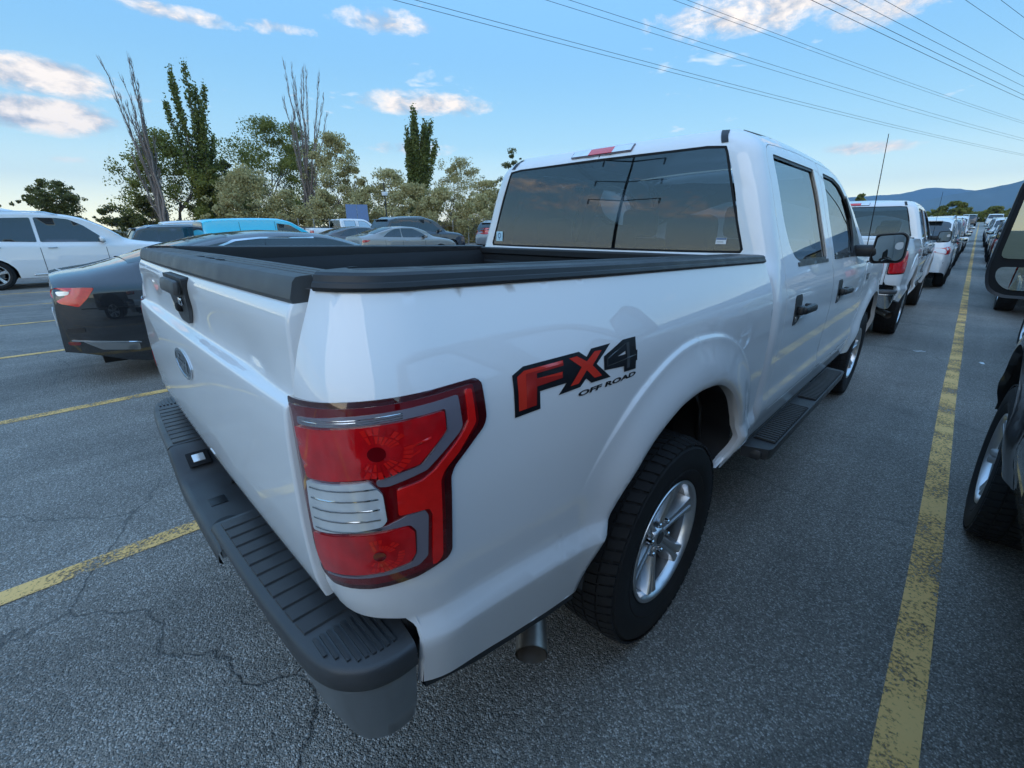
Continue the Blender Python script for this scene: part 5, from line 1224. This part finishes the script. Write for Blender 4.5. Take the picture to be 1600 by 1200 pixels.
def poplar_green(name, px, dist, tops, seed, label, dens=1., mat=None, spread=.34, bare=.12, lsize=.17):
    rng = np.random.default_rng(seed); x, y, z = base_at(px, dist); T = empty(name, (x, y, z)); tag(T, label, 'tree'); m = MB(); L = []
    for (tx, ty) in tops:
        d = px_dir(tx, ty); k = dist/math.hypot(d.x, d.y); tip = Vector((CAM.x+d.x*k-x, CAM.y+d.y*k-y, CAM.z+d.z*k-z))+Vector(rng.normal(size=3))*Vector((.5,.5,.1)).length*.5
        pts = []; rr = []; n = 12
        for i in range(n+1):
            t = i/n; pts.append(Vector((tip.x*t**1.2, tip.y*t**1.2, tip.z*t))+Vector(rng.normal(size=3))*.06*min(1, t*3)); rr.append(.11*(1-t)+.012)
        m.tube(pts, rr, 6, cap=False)
        for i in range(1, n+1):
            t = i/n
            if t < bare: continue
            w = spread*(1.25-.95*t)
            for q in range(int(13*dens)):
                c = pts[i-1]+(pts[i]-pts[i-1])*rng.random(); a = rng.random()*6.28; r = w*(.2+1.1*rng.random()); c = c+Vector((math.cos(a)*r, math.sin(a)*r, r*.7))
                kk = int(15*(.4+rng.random())); P = rng.normal(size=(kk, 3))*np.array([.11,.11,.30])*(.8+.4*rng.random()); L.append(P+np.array(c))
    m.build('trunk', bark_pale, T, True, None); L = np.concatenate(L); leaves_obj('crown', L[L[:,2] > .1], lsize, mat or leaf_poplar, T, seed+1, .7); return T
broad_tree('broadleaf_tree', 100, 62, 284, 100, leaf_dark, 11, 'small round dark tree alone at the far left behind the white SUV', low=.2, dens=1.2)
broad_tree('broadleaf_tree', 8, 75, 318, 30, leaf_dark, 12, 'tiny dark tree cut by the left edge', dens=.5)
poplar_bare('dead_poplar', 262, 50, [(183,72),(171,100),(196,96),(188,120),(203,150),(210,180),(222,230),(200,250),(236,215),(178,140),(214,130)], 21, 'leaning leafless poplar left of the green poplar')
poplar_green('green_poplar', 328, 51, [(274,97),(284,98),(266,130),(300,132),(308,134),(264,165),(313,190),(290,160),(318,225)], 22, 'sparse tall green poplar leaning left beside the leafless one', .95, spread=.42, lsize=.20)
broad_tree('broadleaf_tree', 282, 54, 212, 150, leaf_green, 31, 'dense green tree between the leafless poplar and the tall green poplar', dens=1.5, low=.12)
broad_tree('broadleaf_tree', 236, 52, 300, 60, leaf_dark, 32, 'low dark bush tree at the foot of the leaning poplar', dens=.7, low=.05)
broad_tree('broadleaf_tree', 368, 56, 255, 75, leaf_dark, 33, 'small dark brown-green tree right of the tall green poplar', dens=.8)
broad_tree('broadleaf_tree', 345, 50, 262, 70, leaf_green, 34, 'narrow green tree under the tall green poplar', dens=.8, low=.05)
broad_tree('olive_tree', 402, 46, 262, 110, leaf_olive, 35, 'grey-green olive tree behind the blue van', dens=1.2, low=.03)
broad_tree('broadleaf_tree', 432, 56, 190, 130, leaf_green, 36, 'tall green tree left of the leafless poplar cluster', dens=1.5)
broad_tree('broadleaf_tree', 485, 60, 200, 90, leaf_green, 37, 'green tree standing behind the leafless poplar cluster', dens=1.0)
poplar_bare('dead_poplar', 487, 50, [(441,98),(452,112),(462,120),(468,100),(478,128),(489,104),(500,112),(508,160),(447,150),(515,185),(458,170)], 23, 'upright cluster of leafless poplar stems above the silver sedan')
broad_tree('olive_tree', 535, 48, 214, 95, leaf_olive, 38, 'tall grey-green olive tree right of the leafless poplar cluster', dens=1.4, low=.03)
poplar_green('columnar_poplar', 652, 54, [(640,186),(650,183),(660,188),(666,192),(633,205),(671,206),(645,196),(629,225),(676,230),(655,200),(637,215),(663,212),(648,206),(653,190),(643,230),(668,228)], 24, 'dense dark green columnar poplar in the middle of the hedge', 1.3, leaf_poplar, .50, .05, .22)
broad_tree('olive_tree', 612, 47, 268, 85, leaf_olive, 39, 'grey-green olive tree left of the columnar poplar', dens=1.0, low=.03)
broad_tree('olive_tree', 716, 49, 250, 95, leaf_olive, 40, 'loose olive tree right of the columnar poplar', dens=.9, low=.05, lsize=.17)
broad_tree('olive_tree', 765, 46, 285, 70, leaf_olive, 41, 'low olive tree touching the cab rear window', dens=.9, low=.03)
broad_tree('broadleaf_tree', 798, 50, 236, 45, leaf_dark, 42, 'thin upright tree just left of the cab roof', dens=.5, lsize=.15)
for i, (px, py, w, d, lb) in enumerate([(455,300,90,44,'low olive shrub left of the solar panel'), (510,298,80,43,'low olive shrub behind the white far pickup'), (580,292,80,43,'olive shrub behind the solar panel'), (650,290,90,43,'broad olive shrub below the columnar poplar'), (690,295,80,42,'olive shrub above the large navy SUV'), (745,305,70,42,'olive shrub above the silver SUV'), (370,305,60,44,'olive shrub at the left end of the hedge'), (190,322,90,58,'thin dry shrub left of the leaning poplar')]):
    broad_tree('olive_shrub', px, d, py, w, leaf_olive if i < 7 else leaf_dark, 60+i, lb, 'shrub', dens=.75, low=.0, trunk=.15)
for i, (px, py, w, d, lb) in enumerate([(1482,316,45,150,'round green tree below the blue mountain, left of the lane end'), (1462,326,40,160,'low green tree left of the round one'), (1545,324,40,160,'green tree right of the lane end below the mountain'), (1578,327,60,170,'wide low tree at the foot of the mountain, far right'), (1515,332,60,180,'low dark tree over the far cross row'), (1333,305,22,170,'tree tip just above the second white pickup roof'), (1428,330,50,165,'low tree behind the second white pickup')]):
    broad_tree('distant_tree', px, d, py, w, leaf_green, 80+i, lb, 'tree', dens=.8, lsize=.55, low=.02)
for i, (px, py, w, d, lb) in enumerate([(870,290,110,95,'wide olive tree hidden behind the left half of the cab'), (960,270,100,100,'tall green tree hidden behind the middle of the cab'), (1060,285,120,110,'broad green tree hidden behind the right half of the cab'), (1150,300,110,120,'low tree hidden behind the rear doors'), (1240,305,90,130,'low tree hidden behind the front doors')]):
    broad_tree('hidden_tree', px, d, py, w, leaf_olive if i % 2 == 0 else leaf_green, 95+i, lb, 'tree', dens=.8, lsize=.42, low=.02)
# dry grass along the edge of the lot
rng = np.random.default_rng(5); G = []
for k in range(9000):
    px = rng.uniform(-150, 800); d = rng.uniform(41, 60); x, y, z = base_at(px, d)
    G.append((x, y, z+rng.uniform(.05,.75)*(1+.8*max(0, noise.noise((x*.15, y*.15, 0))))))
gr = leaves_obj('dry_grass', np.array(G), .55, pm('dry_grass_blades', (.34,.25,.12), .9, var=.35, vscale=.6), None, 9, .12, 2.2); tag(gr, 'dry tan grass along the edge of the lot', 'grass', None, 'stuff')

# ================================================================ fence, solar panel, pole, sign
galv = pm('galvanised_steel', (.32,.33,.34), .5, .6)
fence = empty('wire_fence', (0,0,0)); tag(fence, 'galvanised wire fence in front of the olive hedge', 'fence')
pts = [base_at(px, 40.5) for px in range(420, 800, 24)]
wires = []
for i, (x, y, z) in enumerate(pts): MB().tube([(x, y, z),(x, y, z+2.1)], .035, 6).build('post', galv, fence)
for h in (.3,.9,1.5,2.05):
    MB().tube([(x, y, z+h) for x, y, z in pts], .006, 4).build('wire', galv, fence)
x, y, z = base_at(561, 39.5); sp = empty('solar_panel', (x, y, z)); tag(sp, 'tilted blue solar panel on two posts by the hedge', 'solar panel')
rv = right_vec(561); solar = pm('solar_cells', (.02,.05,.14), .2, .1, 1.0)
h1 = ht(561, 345, 39.5, z); h2 = ht(561, 320, 39.5, z); RM = Matrix.Rotation(math.atan2(rv.y, rv.x), 3, 'Z') @ Matrix.Rotation(R_(48), 3, 'X')
for s in (-1, 1):
    c = Vector((0,0,(h1+h2)/2))+RM @ Vector((s*.42,0,0)); MB().box(c, (.80,1.7,.04), RM @ Matrix.Rotation(R_(0), 3, 'X')).build('panel', solar, sp, False); MB().box(c-RM @ Vector((0,0,.03)), (.83,1.74,.03), RM).build('panel_frame', galv, sp, False)
    MB().tube([(rv.x*s*.3, rv.y*s*.3, 0),(rv.x*s*.3, rv.y*s*.3, (h1+h2)/2-.1)], .06, 8).build('post', sticker_white, sp)
x, y, z = base_at(606, 39); lp = empty('camera_mast', (x, y, z)); tag(lp, 'slim dark camera mast with a white box in front of the hedge', 'mast')
hh = ht(606, 285, 39, z); MB().tube([(0,0,0),(0,0,hh)], .05, 8).build('mast', trim, lp); rbox('camera_box', (0,0,ht(606,303,39,z)), (.35,.35,.28), sticker_white, lp, .04)
x, y, z = base_at(598, 38); ys_ = empty('yellow_sign', (x, y, z)); tag(ys_, 'small yellow sign on a short post by the fence', 'sign')
MB().tube([(0,0,0),(0,0,1.5)], .03, 6).build('post', galv, ys_); rbox('sign_plate', (0,-.05,1.45), (.45,.03,.32), pm('sign_yellow',(.62,.42,.02),.5), ys_, .01)
x, y, z = base_at(478, 40); cb = rbox('concrete_barrier', (x, y, z+.9), (.4,7.0,1.0), pm('tan_concrete',(.38,.33,.24),.9,var=.15,vscale=2), None, .05); tag(cb, 'tan concrete barrier left of the white far pickup', 'barrier')

# ================================================================ power line overhead, its steel pole behind the camera
wire_m = pm('conductor', (.05,.055,.06), .6, .4); pole_m = pm('weathered_steel', (.055,.045,.04), .8, .3, var=.2, vscale=1.5)
def line_dir():
    d = px_dir(2030, 352); v = Vector((d.x, d.y, 0)).normalized(); return v
LD = line_dir(); LN = Vector((LD.y, -LD.x, 0))
# wire through the pixel (px, py) at height H: solve the offset from the camera across the line direction
def wire_at(px, py, H):
    d = px_dir(px, py); k = (H-CAM.z)/d.z; p = CAM+d*k; return (p-CAM).dot(LN)
spans = []
for (px, py, H, lb) in [(1100,122,20,'lowest left pair, outer wire'), (1100,116,20,'lowest left pair, inner wire'), (1230,113,24,'second pair from the left, lower wire'), (1230,105,24,'second pair from the left, upper wire'), (1310,92,28,'third pair from the left, lower wire'), (1310,86,28,'third pair from the left, upper wire'),
    (1430,72,20,'fourth pair, lower wire'), (1430,61,20,'fourth pair, upper wire'), (1470,66,24,'thin wire right of the fourth pair, lower'), (1480,50,24,'thin wire right of the fourth pair, upper'), (1555,28,28,'topmost wire in the right corner, left one'), (1585,12,28,'topmost wire in the right corner, right one')]:
    off = wire_at(px, py, H); pts = []
    for t in np.linspace(-60, 240, 61):
        sag = .00022*((t-60)**2)-.00022*60**2; p = Vector((CAM.x, CAM.y, 0))+LN*off+LD*t; pts.append((p.x, p.y, H+max(-6, min(6, sag*.35))))
    o = MB().tube(pts, .021, 4, cap=False).build('power_line', wire_m, None); tag(o, 'overhead power line, '+lb, 'wire', None); spans.append((off, H))
offc = sum(o for o, h in spans)/len(spans)
P0 = Vector((CAM.x, CAM.y, 0))+LN*offc+LD*(-36); P0 = Vector((-31.5, -51.0, 0))
pole = empty('power_pole', (P0.x, P0.y, 0)); tag(pole, 'tall steel power pole with three cross arms, mirrored in the rear window', 'power pole')
MB().tube([(0,0,-.1),(0,0,10),(0,0,20),(0,0,27)], [.34,.29,.22,.14], 14).build('mast', pole_m, pole)
for h, w in ((15.5,6.5),(20,6.0),(24.5,5.5)):
    a = LN*w; arm = MB().tube([(-a.x,-a.y,h+.5),(0,0,h),(a.x,a.y,h+.5)], [.08,.13,.08], 8).build('cross_arm', pole_m, pole)
    for s in (-1, -.97, .97, 1):
        MB().tube([(a.x*s, a.y*s, h+.5),(a.x*s, a.y*s, h-.7)], .07, 8).build('insulator', trim, arm)
for (bx, by, hh) in ((3.0,-60,9),(-9,-75,9),(12,-80,8)):
    q = empty('utility_pole', (bx, by, 0)); tag(q, 'distant wooden pole, %s of three mirrored low in the rear window' % {-60:'nearest',-75:'middle',-80:'farthest'}[by], 'utility pole'); MB().tube([(0,0,0),(0,0,hh)], [.16,.11], 8).build('mast', pole_m, q); MB().box((0,0,hh-.6),(2.2,.12,.14)).build('cross_arm', pole_m, q, False)

# ================================================================ air
hz = MB().box((0,0,258),(12800,12800,524)).build('haze', None, None, False); tag(hz, 'thin blue evening haze over the whole place', 'haze', None, 'stuff')
hm = bpy.data.materials.new('haze'); hm.use_nodes = True; nt = hm.node_tree; nt.nodes.clear()
pv = nt.nodes.new('ShaderNodeVolumePrincipled'); pv.inputs['Color'].default_value = (.34,.64,1,1); pv.inputs['Density'].default_value = 1.25e-4; pv.inputs['Anisotropy'].default_value = 0
ou = nt.nodes.new('ShaderNodeOutputMaterial'); nt.links.new(pv.outputs[0], ou.inputs['Volume']); hz.data.materials.append(hm)
